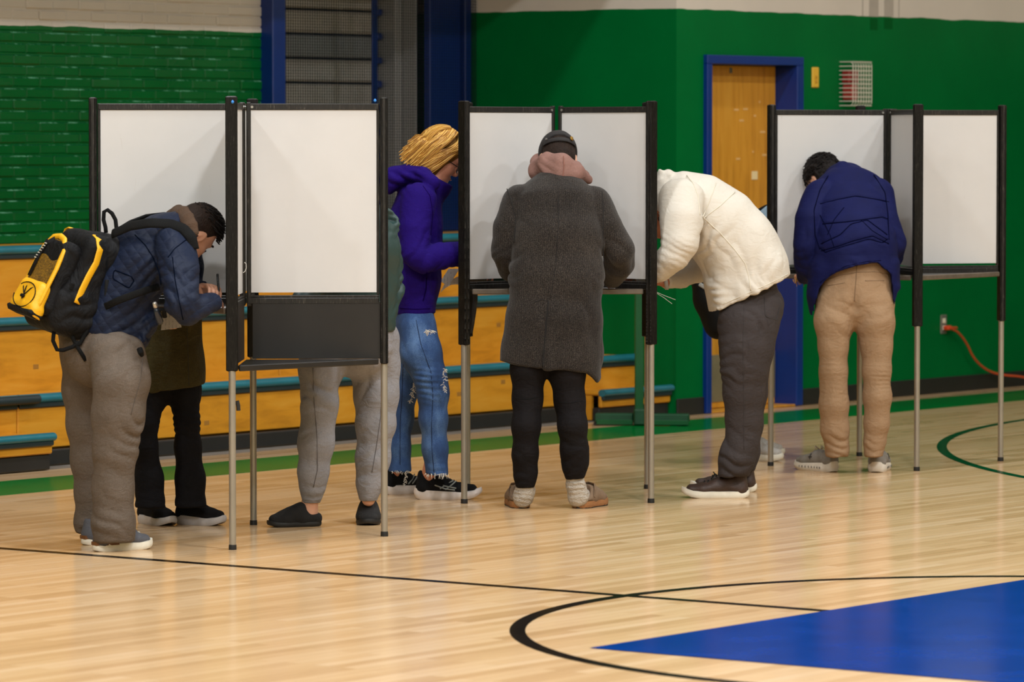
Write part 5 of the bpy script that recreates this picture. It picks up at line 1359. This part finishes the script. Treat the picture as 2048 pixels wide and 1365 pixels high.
    S = SDF(.0075); S.chain([N(1097, 775, 19.30, 106, 70)] + torso, R, .05); S.chain(aL, R, .006); S.chain(aR, R, .006)
    xs = [980, 992, 1030, 1076, 1110, 1171, 1184, 1194, 1203, 1215]; ys = [719, 721, 729, 736, 737, 742, 752, 766, 756, 740]
    px = [P(x, 740, 19.3)[0] for x in xs]; pz = [P(1100, y, 19.3)[2] for y in ys]
    S.cutf(lambda gx, gy, gz: np.interp(gx, px, pz) - gz + 0 * gy)
    S.cut(aL[-1][0], arm_dir(aL), .07); S.cut(aR[-1][0], arm_dir(aR), .07)
    f0 = folds((P(1235, 520, 19.3), .11, (.5, .2, .85), .05, .009), (P(1018, 530, 19.3), .10, (-.5, .2, .85), .055, .007), (P(1035, 440, 19.3), .12, (.9, 0, .35), .06, .005), (P(1200, 430, 19.3), .12, (.9, 0, -.35), .06, .005), (P(1160, 680, 19.2), .2, (1, 0, .12), .11, .007), base=.005, bscale=(6, 6, 3))
    zt, zb_ = P(1100, 600, 19.15)[2], P(1085, 738, 19.15)[2]; xt, xb = P(1097, 600, 19.1)[0], P(1084, 738, 19.1)[0]
    def disp(V):
        o = f0(V); tq = np.clip((zt - V[:, 2]) / (zt - zb_), 0, 1); xl = xt + (xb - xt) * tq; s_ = V[:, 0] - xl
        g_ = (V[:, 1] < 19.28) * (V[:, 2] < zt + .02)
        o += g_ * (-.006 * np.exp(-(s_ / .006) ** 2) + .008 * tq * np.exp(-((s_ - .02) / .03) ** 2) * (s_ > 0))
        o += (V[:, 1] < 19.3) * (V[:, 2] > zt) * (V[:, 2] < P(1, 372, 19.3)[2]) * -.0022 * np.exp(-((V[:, 0] - P(1112, 480, 19.2)[0]) / .004) ** 2)
        return o
    cot = sdf('overcoat', S, mt, me, disp=disp)
    dk = plain('coat_seam', '#14110f', .95)
    seam('back_vent', cot, ((1097, 603), (1093, 640), (1089, 690), (1085, 734)), .0034, dk, 30)
    seam('vent_stitch', cot, ((1066, 607), (1082, 600), (1097, 603)), .0016, dk, 14)
    seam('back_seam', cot, ((1117, 372), (1117, 450), (1112, 530), (1100, 600)), .0014, dk, 30)
    seam('armhole_seam', cot, ((1014, 378), (1022, 400), (1032, 440), (1028, 486)), .0022, dk, 24)
    seam('armhole_seam', cot, ((1204, 382), (1207, 420), (1206, 470), (1207, 515)), .0022, dk, 24)
    # hood of the sweatshirt lying on the coat
    mh = cloth('dusty_pink_fleece', '#84635a', '#947168', weave=500, speck=.2, fold=.2)
    S = SDF(.006)
    S.chain([N(1076, 342, 19.52, 16, 22), N(1094, 326, 19.44, 16, 20), N(1122, 330, 19.40, 20, 22), N(1150, 345, 19.42, 16, 17), N(1178, 360, 19.50, 7, 9)], (0, -1, .3), .03)
    S.chain([N(1100, 340, 19.42, 14, 20), N(1124, 350, 19.385, 15, 15), N(1150, 354, 19.40, 14, 9)], (0, -1, .3), .03)
    S.chain([N(1074, 348, 19.50, 10, 14), N(1080, 326, 19.62, 12, 20), N(1110, 320, 19.66, 12, 20)], (0, -1, .3), .03); S.seg(P(1150, 336, 19.5), P(1168, 352, 19.62), .03, .025, (0, 1, 0), .03)
    fd = folds((P(1110, 345, 19.4), .08, (.6, 0, .8), .05, .004), base=.003, bscale=(14, 14, 14))
    hd = sdf('hood', S, mh, me, disp=fd)
    build('hood_seam', MB().tube([P(1127, 312, 19.36), P(1128, 330, 19.345), P(1126, 352, 19.345), P(1124, 363, 19.36)], .0022, 6), plain('pink_seam', '#86594c', .9), hd)
    mk = cloth('black_jersey', '#141112', '#1d191a', weave=900, fold=.3, speck=.2)
    S = SDF(.007); S.chain([N(1096, 640, Y, 72, 52), N(1096, 690, Y, 76, 56)], R, .04); S.chain(lL, R, .03); S.chain(lR, R, .03)
    S.cut(lL[-1][0], (0, 0, -1), .10); S.cut(lR[-1][0], (.1, 0, -1), .10)
    fd = folds((P(1052, 930, 19.2), .07, (.15, 0, 1), .05, .005), (P(1148, 915, 19.2), .07, (-.15, 0, 1), .05, .006), (P(1055, 798, 19.2), .03, (0, 0, 1), .1, -.003), base=.004, bscale=(7, 7, 4))
    jg = sdf('joggers', S, mk, me, disp=fd)
    for x0, x1, y in ((1030, 1081, 797), (1113, 1164, 805)): seam('knee_seam', jg, ((x0, y), ((x0 + x1) / 2, y + 2), (x1, y - 3)), .0016, M_web, 16)
    mso = cloth('oatmeal_sock', '#b3a99c', '#c7beb2', weave=500, speck=.2, fold=.5, fscale=30, fstretch=(1, 1, 1.5))
    for pts, tp in (([(1051, 970), (1050, 982), (1046, 994)], 0), ([(1149, 952), (1152, 972), (1156, 993)], 1)):
        S = SDF(.005); S.chain([N(x, y, 19.27 + .01 * i, r, r + 2) for i, ((x, y), r) in enumerate(zip(pts, (16.5, 18.5, 18.5)))], R, .02)
        e = P(*pts[-1], 19.29); dd = unit((.4, .9, 0)) if tp else unit((-.06, 1, 0)); S.seg(e - Zv * .005, e + dd * .11 - Zv * .015, .042, .036, R, .02)
        S.cut(P(*pts[0], 19.27), (0, 0, 1), .08)
        sdf('sock', S, mso, me, disp=folds((P(*pts[1], 19.2), .07, (.2, 0, 1), .022, .004), base=.002, bscale=(25, 25, 25)))
    mtn = plain('taupe_suede', '#7d6650', .9, var=.15, vscale=60, bump=.3, bscale=300); mck = plain('cork_sole', '#96653a', .8, var=.25, vscale=160)
    for hp, dd in ((G(1042, 1018), (-.10, 1)), (G(1155, 1018), (.42, .9))):
        so, pt = shoe(me, hp, dd, .265, None, .108, .030, mtn, mck, 'clog', None, .008, None, .082)
        mb = MB(); 
        V = [pt(u, sg * shoe_outline(u) * .99, z) for z in (.0, .007) for u, sg in [(u, 1) for u in np.linspace(0, 1, 15)] + [(u, -1) for u in np.linspace(1, 0, 15)[1:-1]]]
        m = 28; mb.add([v + Zv * .0006 for v in V], [[i, (i + 1) % m, m + (i + 1) % m, m + i] for i in range(m)] + [list(range(m))[::-1], list(range(m, 2 * m))]); build('outsole', mb, M_sole_k, so)
        sd = 1 if dd[0] > 0 else -1
        for s2 in (-1, 1):
            build('buckle_strap', MB().tube([pt(.30, s2 * .86, .046), pt(.33, s2 * .84, .075), pt(.42, s2 * .62, .098), pt(.46, 0, .104)], .007, 8, (.010, .003)), mtn, so)
    return me
# ---- person in the white shirt, bent far over
def person_white():
    R = np.array((0, 1.0, 0)); F = np.array((-1.0, 0, 0)); Y = 19.96
    torso = [N(1500, 640, Y, 92, 66), N(1499, 580, Y, 94, 72), N(1477, 505, Y, 92, 76), N(1438, 452, Y, 94, 76), N(1397, 416, Y, 92, 66), N(1358, 398, Y, 76, 50), N(1332, 395, Y, 40, 34)]
    aN = [N(1364, 396, 19.76, 40, 46), N(1363, 440, 19.68, 40, 42), N(1360, 486, 19.64, 36, 37), N(1348, 512, 19.64, 31, 31), N(1318, 538, 19.70, 26, 26), N(1290, 553, 19.80, 21, 20)]
    aF = [N(1372, 420, 20.18, 38, 42), N(1395, 505, 20.26, 32, 32), N(1398, 543, 20.22, 26, 22), N(1365, 558, 20.14, 21, 18), N(1330, 565, 20.05, 16, 14)]
    lN = [N(1504, 615, 19.88, 48, 62), N(1494, 650, 19.84, 50, 58), N(1492, 695, 19.82, 48, 52), N(1488, 737, 19.81, 42, 45), N(1487, 786, 19.82, 38, 39), N(1487, 839, 19.83, 34, 34), N(1484, 884, 19.83, 32, 31), N(1474, 915, 19.83, 34, 34), N(1465, 953, 19.83, 30, 30)]
    lF = [N(1506, 610, 20.10, 52, 62), N(1500, 695, 20.13, 46, 48), N(1498, 786, 20.15, 36, 36), N(1497, 850, 20.16, 32, 27), N(1492, 905, 20.16, 30, 26), N(1484, 945, 20.15, 27, 25)]
    hc = P(1299, 420, 19.97); hF = unit((-.36, -.05, -.92)); hU = unit((-.92, 0, .36))
    M_dk = plain('tan_skin', '#a8694a', .5, var=.06, vscale=30)
    wF = aF[-1][0]
    me = body_of('person', 'person in white long-sleeved shirt and grey trousers bending at the middle booth', (.98, 19.96, 0), R, torso, [aN, aF], [lN, lF],
                 (torso[-1][0], P(1306, 405, 19.96), .064), (hc, hF, hU, 1.03), [(wF, unit((-1, .05, .08)), (0, .1, -1), .95, (.3, .35, .4, .4), -1), (aN[-1][0], unit((-.55, .82, .12)), (0, .1, -1), .92)],
                 (), .006, ts=.68, ank=[(G(1499, 996), (-1, 0), .305), (G(1514, 984), (-1, 0), .305)], skin=M_dk)
    hair_cap('hair', hc, hF, hU, M_hair_dark, me, 1.03, .008)
    F_, U_, R_ = basis(hF, hU); ax = (R_, F_, U_); q = lambda r, f, u: hc + 1.03 * (R_ * r + F_ * f + U_ * u)
    S = SDF(.005); S.ell(q(0, .078, -.108), ax, (.034, .030, .030), .02)
    for sg in (-1, 1): S.seg(q(.012 * sg, .084, -.120), q(.062 * sg, .022, -.060), .024, .016, F_, .02)
    sdf('beard', S, plain('reddish_brown_beard', '#3a1d12', .8, var=.4, vscale=80, bump=.5, bscale=180), me, disp=lambda V: .004 * vnoise(V * 60) + .003 * vnoise(V * 120))
    mw = cloth('white_jersey', '#cbc3b6', '#d4cdc0', rough=.75, weave=1200, speck=.3, fold=.22, fscale=8)
    S = SDF(.007); S.chain(torso, R, .05); S.chain(aN, R, .008); S.chain(aF, R, .02)
    S.chain([N(1500, 470, Y, 80, 40), N(1532, 530, Y, 84, 36), N(1556, 600, Y, 78, 28)], R, .06)
    S.chain([N(1440, 570, Y, 80, 28), N(1446, 640, Y, 84, 24)], R, .05)
    a, b = P(1436, 617, Y), P(1580, 550, Y); d = unit(b - a); nn = np.cross(d, (0, 1, 0)); S.cut(a, nn if nn[2] < 0 else -nn)
    S.cut(wF, arm_dir(aF), .06)
    S.chain([N(1336, 350, Y, 40, 12), N(1322, 362, Y, 44, 11), N(1313, 385, Y, 46, 12)], R, .02); S.seg(P(1322, 349, 19.9), P(1319, 340, 19.88), .02, .006, R, .02)
    fd = folds((P(1350, 496, 19.6), .08, (.35, 0, .94), .028, .004), (P(1320, 530, 19.65), .08, (.75, 0, .66), .03, .003), (P(1455, 560, 19.8), .14, (.85, 0, .55), .06, .009), (P(1432, 590, 19.8), .07, (.2, 0, 1), .03, .008),
               (P(1395, 470, 19.75), .12, (.9, 0, -.45), .06, .006), (P(1510, 560, 19.8), .14, (.95, 0, .3), .08, .004), (P(1380, 555, 20.1), .08, (1, 0, -.3), .022, .003), base=.004)
    sh = sdf('shirt', S, mw, me, disp=fd)
    msm = plain('white_seam', '#cfc6b4', .8)
    seam('side_seam', sh, ((1408, 437), (1440, 466), (1470, 500), (1490, 527), (1497, 550), (1502, 582)), .0026, msm, 36)
    seam('yoke_seam', sh, ((1470, 384), (1440, 412), (1408, 436)), .0024, msm)
    seam('raglan_seam', sh, ((1432, 366), (1420, 400), (1406, 434)), .0024, msm)
    seam('shoulder_seam', sh, ((1374, 351), (1386, 366), (1396, 392), (1400, 430)), .0024, msm)
    seam('hem_stitch', sh, ((1576, 548), (1540, 567), (1500, 585), (1446, 609)), .0018, msm, 30)
    build('cuff_band', MB().tube([wF + np.array([.012, 0, .002]), wF + np.array([-.004, 0, .0])], [.036, .034], 18), plain('grey_cuff', '#a8a29c', .85), sh, True)
    mg = cloth('charcoal_trouser', '#393332', '#433c3b', weave=1000, fold=.3, speck=.2)
    S = SDF(.007); S.chain([N(1506, 570, Y, 62, 48), N(1505, 605, Y, 70, 60)], R, .05); S.chain(lN, R, .035); S.chain(lF, R, .03)
    S.cut(np.array([0, 0, P(1465, 953, 19.83)[2]]), -Zv)
    fd = folds((P(1466, 920, 19.75), .10, (.35, 0, 1), .055, .010), (P(1462, 740, 19.75), .09, (.25, 0, 1), .05, .006), (P(1450, 640, 19.75), .12, (.4, 0, .9), .06, .005), (P(1520, 660, 19.75), .16, (1, 0, .3), .09, .005), base=.004, bscale=(6, 6, 3))
    tr = sdf('trousers', S, mg, me, disp=fd)
    msd = plain('dark_seam', '#2d2827', .9)
    seam('pocket_seam', tr, ((1529, 594), (1529, 615), (1531, 633), (1553, 641), (1560, 612)), .0018, msd, 30)
    seam('side_seam', tr, ((1488, 612), (1486, 690), (1487, 780), (1488, 900)), .0016, msd, 40)
    mbr = plain('dark_brown_leather', '#3a2820', .55, var=.2, vscale=40, bump=.2, bscale=200)
    shoe(me, G(1499, 996), (-1, .0), .305, None, .104, .030, mbr, M_sole_w, 'sneaker', M_lace_k, .022, None, .090, lace_u=.50)
    shoe(me, G(1514, 984), (-1, .0), .305, None, .104, .030, mbr, M_sole_w, 'sneaker', M_lace_k, .022, None, .090, lace_u=.50)
    return me
# ---- person in the navy jacket, seen from behind at the right booth
def person_navy():
    R = np.array((1.0, 0, 0)); F = unit((-.15, .98, 0)); Y = 21.34
    torso = [N(1712, 600, Y, 76, 70), N(1713, 550, Y, 76, 70), N(1711, 490, 21.36, 78, 66), N(1704, 430, 21.46, 80, 58), N(1699, 388, 21.56, 74, 48), N(1690, 358, 21.66, 44, 34)]
    aL = [N(1642, 396, 21.5, 36, 40), N(1622, 440, 21.42, 32, 36), N(1616, 490, 21.40, 28.5, 32), N(1615, 528, 21.46, 26, 28), N(1610, 552, 21.58, 17, 17)]
    aR = [N(1754, 392, 21.5, 36, 40), N(1768, 440, 21.43, 28, 33), N(1785, 486, 21.42, 28, 30), N(1783, 512, 21.52, 24, 25), N(1766, 536, 21.66, 18, 18)]
    lL = [N(1672, 612, 21.33, 42, 48), N(1668, 645, 21.30, 39, 46), N(1666, 692, 21.30, 30, 38), N(1667, 742, 21.29, 27.5, 32), N(1668, 810, 21.29, 28.5, 32), N(1670, 860, 21.30, 27, 29), N(1674, 896, 21.31, 22, 26), N(1674, 916, 21.31, 22, 26)]
    lR = [N(1748, 612, 21.33, 42, 48), N(1750, 645, 21.30, 38, 46), N(1752, 692, 21.30, 31, 38), N(1753, 742, 21.29, 27.5, 32), N(1755, 793, 21.29, 27, 32), N(1753, 848, 21.30, 24, 28), N(1750, 882, 21.31, 21, 25), N(1748, 912, 21.31, 19, 24)]
    hc = P(1650, 356, 21.78); hF = unit((-.30, .60, -.74)); hU = unit((-.35, .60, .72))
    me = body_of('person', 'person in navy blue jacket and khaki trousers bending over at the right booth', (1.64, 21.34, 0), R, torso, [aL, aR], [lL, lR],
                 (torso[-1][0], P(1666, 355, 21.72), .060), (hc, hF, hU, 1.0), [(aL[-1][0], unit((.06, 1, .10)), (0, .2, -1), .84, (.3, .35, .35, .4)), (aR[-1][0], unit((-.5, .8, -.1)), (0, .1, -1), .92, (.5, .55, .6, .65), -1)],
                 (), .006, ts=.62, ls=.55, ank=[(G(1671, 945), (-.58, .81), .29), (G(1753, 946), (.16, 1), .29)])
    def ex(S, q, ax): S.ell(q(0, .01, .045), ax, (.080, .100, .085), .02)
    hair_cap('hair', hc, hF, hU, M_hair_dark, me, 1.0, .012, nape=-.085, amp=.007, extra=ex, scale=38)
    def lk(i):
        rr = np.random.RandomState(i + 3); d = unit(rr.normal(size=3)); F_, U_, R_ = basis(hF, hU)
        if d @ U_ < -.35 or d @ F_ > .75: return None
        p = hc + R_ * (d @ R_) * .088 + F_ * (d @ F_) * .110 + U_ * ((d @ U_) * .108 + .022); fl = unit(np.cross(d, rr.normal(size=3)))
        return [p, p + fl * .012 + d * .003, p + fl * .026 + d * rr.uniform(-.004, .006)]
    strands('hair_locks', lk, M_hair_dark, me, 700, .003)
    t = NT('navy_quilted'); c = lin('#0d1240'); co = t.coord(); t.b.inputs['Roughness'].default_value = .75; t.b.inputs['Specular IOR Level'].default_value = .15
    g = t.noise(co, 12, 3); t.l(t.ramp(g, [(.3, shade(c, .88)), (.7, shade(c, 1.12))]), t.b.inputs['Base Color'])
    t.bump(t.noise(t.n('ShaderNodeMapping', Vector=co, Scale=(10, 6, 26), Rotation=(0, .5, 0)).outputs[0], 1.0, 3, .5, .6), .3, .012); mj = t.m
    S = SDF(.007); S.chain([N(1712, 650, Y, 80, 70)] + torso, R, .05); S.chain(aL, R, .006); S.chain(aR, R, .006)
    S.chain([N(1644, 540, 21.36, 26, 44), N(1638, 590, 21.36, 20, 44), N(1635, 640, 21.38, 15, 40)], R, .05); S.chain([N(1780, 530, 21.37, 20, 44), N(1787, 575, 21.37, 12, 40), N(1790, 640, 21.38, 9, 36)], R, .03)
    xs = [1580, 1622, 1628, 1634, 1642, 1655, 1672, 1690, 1714, 1740, 1757, 1767, 1778, 1784, 1788, 1792, 1800, 1820]; ys = [620, 626, 634, 606, 576, 558, 545, 538, 531, 527, 526, 537, 543, 552, 600, 612, 585, 570]
    px = [P(x, 560, 21.2)[0] for x in xs]; pz = [P(1700, y, 21.25)[2] for y in ys]
    S.cutf(lambda gx, gy, gz: np.interp(gx, px, pz) - gz + 0 * gy)
    S.chain([N(1668, 346, 21.66, 14, 10), N(1684, 338, 21.60, 16, 11), N(1702, 344, 21.62, 14, 10)], (0, 1, .4), .02)
    f0 = folds((P(1640, 500, 21.3), .16, (.95, 0, .2), .06, .004), (P(1790, 500, 21.35), .10, (.4, 0, .9), .05, .005), (P(1612, 535, 21.35), .09, (-.2, 0, 1), .05, .004), (P(1720, 535, 21.2), .14, (.3, 0, 1), .06, .004), base=.004)
    quilt = [[(1640, 408), (1680, 398), (1712, 392), (1760, 400), (1778, 404)], [(1645, 448), (1690, 444), (1722, 440), (1765, 434), (1776, 438)], [(1642, 488), (1680, 470), (1702, 448), (1735, 440), (1775, 470)], [(1642, 502), (1672, 494), (1706, 482), (1745, 472), (1778, 488)], [(1640, 496), (1650, 505), (1690, 492), (1738, 478), (1765, 486), (1776, 478)],
             [(1655, 470), (1668, 440), (1688, 415)], [(1640, 430), (1660, 470), (1668, 494)], [(1722, 440), (1745, 462), (1775, 480)]]
    QX = [([P(x, y, 21.25)[0] for x, y in l], [P(x, y, 21.25)[2] for x, y in l]) for l in quilt[:5]]
    def disp(V):
        o = f0(V)
        for xq, zq in QX:
            zz = np.interp(V[:, 0], xq, zq, left=-9, right=-9); o += (V[:, 1] < 21.42) * (-.0045 * np.exp(-((V[:, 2] - zz) / .005) ** 2))
        return o
    jk = sdf('jacket', S, mj, me, disp=disp)
    nv = plain('navy_stitch', '#060820', .95, spec=0.02)
    for l in quilt: seam('quilt_line', jk, l, .0020, nv, 30)
    seam('hem_stitch', jk, ((1640, 566), (1662, 549), (1690, 533), (1730, 524), (1762, 521)), .0016, nv, 30)
    seam('armhole_seam', jk, ((1656, 352), (1640, 380), (1628, 420), (1630, 470), (1640, 500)), .0024, nv, 30)
    seam('armhole_seam', jk, ((1748, 350), (1770, 385), (1776, 430), (1778, 480)), .0024, nv, 30)
    c = P(1680, 338, 21.552); build('neck_logo', MB().tube([c + np.array([-.016, 0, -.002]), c + np.array([0, -.003, .002]), c + np.array([.016, 0, .002])], .0022, 6), plain('silver_print', '#b9b8c8', .5), jk)
    mk = cloth('khaki_twill', '#9a7d60', '#a98b6c', weave=900, fold=.3, speck=.2)
    S = SDF(.0065); S.chain([N(1714, 512, Y, 62, 46), N(1712, 560, 21.35, 68, 54), N(1711, 600, 21.33, 75, 58)], R, .05); S.chain(lL, R, .025); S.chain(lR, R, .025)
    S.cut(np.array([0, 0, P(1674, 914, 21.31)[2]]), -Zv); S.cut(P(1714, 514, Y), (.05, -.15, 1))
    S.seg(P(1710, 570, 21.14), P(1709, 622, 21.17), (.03, .008), (.05, .016), (0, 1, 0), .04, True)
    fd = folds((P(1668, 765, 21.25), .10, (.15, 0, 1), .022, .002), (P(1755, 760, 21.25), .10, (-.15, 0, 1), .022, .002), (P(1674, 900, 21.25), .07, (.3, 0, 1), .04, .008), (P(1748, 890, 21.25), .07, (-.3, 0, 1), .04, .008),
               (P(1690, 640, 21.2), .09, (.6, 0, .8), .05, .004), (P(1732, 640, 21.2), .09, (-.6, 0, .8), .05, .004), base=.005, bscale=(9, 9, 5))
    tr = sdf('trousers', S, mk, me, disp=fd)
    mks = plain('khaki_seam', '#7d634a', .9)
    seam('seat_seam', tr, ((1714, 532), (1712, 560), (1710, 585), (1709, 603)), .0022, mks)
    seam('pocket_seam', tr, ((1655, 572), (1690, 566)), .0018, mks, 8); seam('pocket_seam', tr, ((1730, 562), (1768, 562)), .0018, mks, 8)
    seam('waist_seam', tr, ((1650, 562), (1680, 551), (1715, 545), (1750, 544), (1778, 549)), .0018, mks)
    mg = plain('grey_mesh_upper', '#827c74', .85, var=.1, vscale=60, bump=.25, bscale=400); mws = plain('cream_sole', '#ddd4c6', .5, var=.06, vscale=30)
    md = plain('dark_notch', '#3a3632', .7)
    for hp, dd in ((G(1671, 945), (-.58, .81)), (G(1753, 946), (.16, 1))):
        so, pt = shoe(me, hp, dd, .290, None, .108, .038, mg, mws, 'chunky', M_lace_g, .016, None, .088, heelflare=.14)
        mb = MB(); side = 1 if dd[0] < 0 else -1
        for i in range(8):
            u = .22 + i * .07; mb.box(pt(u, side * shoe_outline(u) * 1.03, .020), (.007, .006, .009))
        build('sole_notches', mb, md, so)['kind'] = 'stuff'
        mb = MB().tube([pt(.45, side * .80, .085), pt(.47, side * .90, .070), pt(.46, side * .94, .058)], .003, 6); mb.tube([pt(.42, side * .90, .070), pt(.50, side * .92, .068)], .003, 6)
        build('side_mark', mb, md, so)['kind'] = 'stuff'
    return me
# ---- person in light blue behind the white shirt
def person_lightblue():
    R = np.array((0, -1.0, 0)); F = np.array((1.0, 0, 0)); Y = 22.22
    torso = [N(1488, 640, Y, 66, 50), N(1490, 600, Y, 68, 50), N(1502, 540, Y, 70, 48), N(1538, 468, Y, 70, 50), N(1580, 440, Y, 66, 42), N(1604, 436, Y, 34, 28)]
    aN = [N(1580, 455, 22.06, 28, 30), N(1595, 520, 22.04, 24, 25), N(1640, 545, 22.08, 17, 17)]
    aF = [N(1580, 455, 22.40, 28, 30), N(1600, 520, 22.42, 24, 25), N(1645, 545, 22.36, 17, 17)]
    l1 = [N(1490, 650, 22.10, 40, 42), N(1488, 740, 22.08, 34, 36), N(1487, 820, 22.06, 28, 28), N(1484, 898, 22.04, 24, 24)]
    l2 = [N(1490, 650, 22.34, 40, 42), N(1488, 740, 22.36, 34, 36), N(1487, 820, 22.38, 28, 28), N(1486, 893, 22.40, 24, 24)]
    hc = P(1636, 432, 22.22); hF = unit((.6, 0, -.8)); hU = unit((.8, 0, .6))
    me = body_of('person', 'mostly hidden person in light blue shirt and white sneakers behind the white shirt', (1.19, 22.22, 0), R, torso, [aN, aF], [l1, l2],
                 (torso[-1][0], P(1622, 434, Y), .058), (hc, hF, hU, 1.0), [(aN[-1][0], unit((1, 0, -.1)), (0, 0, -1), .92)], (), .009, ank=[(G(1476, 921), (.93, -.3), .235), (G(1478, 912), (.93, -.2), .235)])
    hair_cap('hair', hc, hF, hU, M_hair_dark, me, 1.0, .012)
    S = SDF(.008); S.chain(torso, R, .05); S.chain(aN, R, .02); S.chain(aF, R, .02)
    sdf('shirt', S, cloth('light_blue_cotton', '#8fa6b6', '#9fb4c2', fold=.3), me, disp=folds(base=.004))
    S = SDF(.008); S.chain([N(1488, 630, Y, 60, 48), N(1488, 660, Y, 64, 50)], R, .04); S.chain(l1, R, .03); S.chain(l2, R, .03); S.cut(l1[-1][0], (0, 0, -1))
    sdf('trousers', S, cloth('black_cotton', '#17171a', '#202024', fold=.3), me, disp=folds(base=.003))
    mg = plain('pale_grey_mesh', '#b9b3ab', .8, var=.15, vscale=50, bump=.3, bscale=300)
    shoe(me, G(1476, 921), (.93, -.30), .235, None, .096, .034, mg, M_sole_w, 'chunky', plain('white_lace', '#c9c5c0', .8), .014, None, .085, heelflare=.1)
    shoe(me, G(1478, 912), (.93, -.20), .235, None, .096, .034, mg, M_sole_w, 'chunky', plain('white_lace', '#c9c5c0', .8), .014, None, .085, heelflare=.1)
    # bag on a strap over the back
    b0 = P(1412, 606, 22.06); bg = empty('shoulder_bag', b0); tag(bg, 'black shoulder bag with pale buckle hanging left of the grey trousers', 'bag')
    S = SDF(.008); S.chain([N(1394, 566, 22.06, 44, 12), N(1416, 600, 22.06, 50, 26), N(1440, 645, 22.06, 52, 34)], R, .04)
    bb = sdf('bag_body', S, M_web, bg, disp=folds(base=.006))
    build('buckle', MB().box(P(1406, 573, 21.94), (.045, .012, .020), (unit((.8, 0, -.5)), (0, 1, 0), unit((.5, 0, .8))), .004), plain('pale_buckle', '#8d8c86', .4), bg)
    pts = [P(x, y, d) for x, y, d in ((1425, 575, 22.08), (1455, 520, 22.10), (1486, 462, 22.12), (1503, 436, 22.14), (1516, 422, 22.16), (1530, 414, 22.2), (1545, 409, 22.24), (1562, 404, 22.3))]
    build('strap', MB().tube(pts, .01, 10, (.009, .022), up=(-.5, -.2, .8)), M_web, bg, True)
    return me
person_olive(); person_grey(); person_purple(); person_coat(); person_white(); person_navy(); person_lightblue()

# ------------------------------------------------------------------ small things in the booths
c = P(1004, 560, 19.80); c[2] = Z_SH + .001 + .040
gb = empty('green_box', c - Zv * .04); tag(gb, 'dark green box on the shelf beside the grey overcoat', 'box')
mgb = plain('dark_green_card', '#0f3b28', .5, var=.1)
build('box_body', MB().box(c, (.075, .09, .080), None, .004), mgb, gb); build('lid', MB().box(c + Zv * .033, (.080, .095, .016), None, .004), mgb, gb)
cx = P(1214, 574, 19.66)
pa = [np.array([cx[0] + x, cx[1] + y, Z_SH + .001]) for x, y in ((-.17, .0), (.03, -.02), (.05, .16), (-.15, .18))]
paper('ballot_sheet', grid_sheet(*pa, 3), M_paper, 'white ballot sheet on the shelf at the grey coat right cuff')
for i, pts in enumerate(([(1309, 583), (1330, 592), (1351, 600)], [(1309, 584), (1328, 596), (1344, 608)])):
    build('loose_string', MB().tube([P(x, y, 19.70 + .02 * k) for k, (x, y) in enumerate(pts)], .0009, 5), plain('white_thread', '#d8d4cc', .7), booth2)
mb = MB()
for i in range(16):
    x = 1586 + RNG.uniform(0, 24); a = P(x, 556 + RNG.uniform(0, 5), 21.60); b = P(x + RNG.uniform(-5, 3), 566 + RNG.uniform(-2, 8), 21.58); mb.tube([a, b], [.0035, .0012], 5)
build('frayed_tape', mb, plain('tan_tape', '#a5763a', .8), booth3)['kind'] = 'stuff'
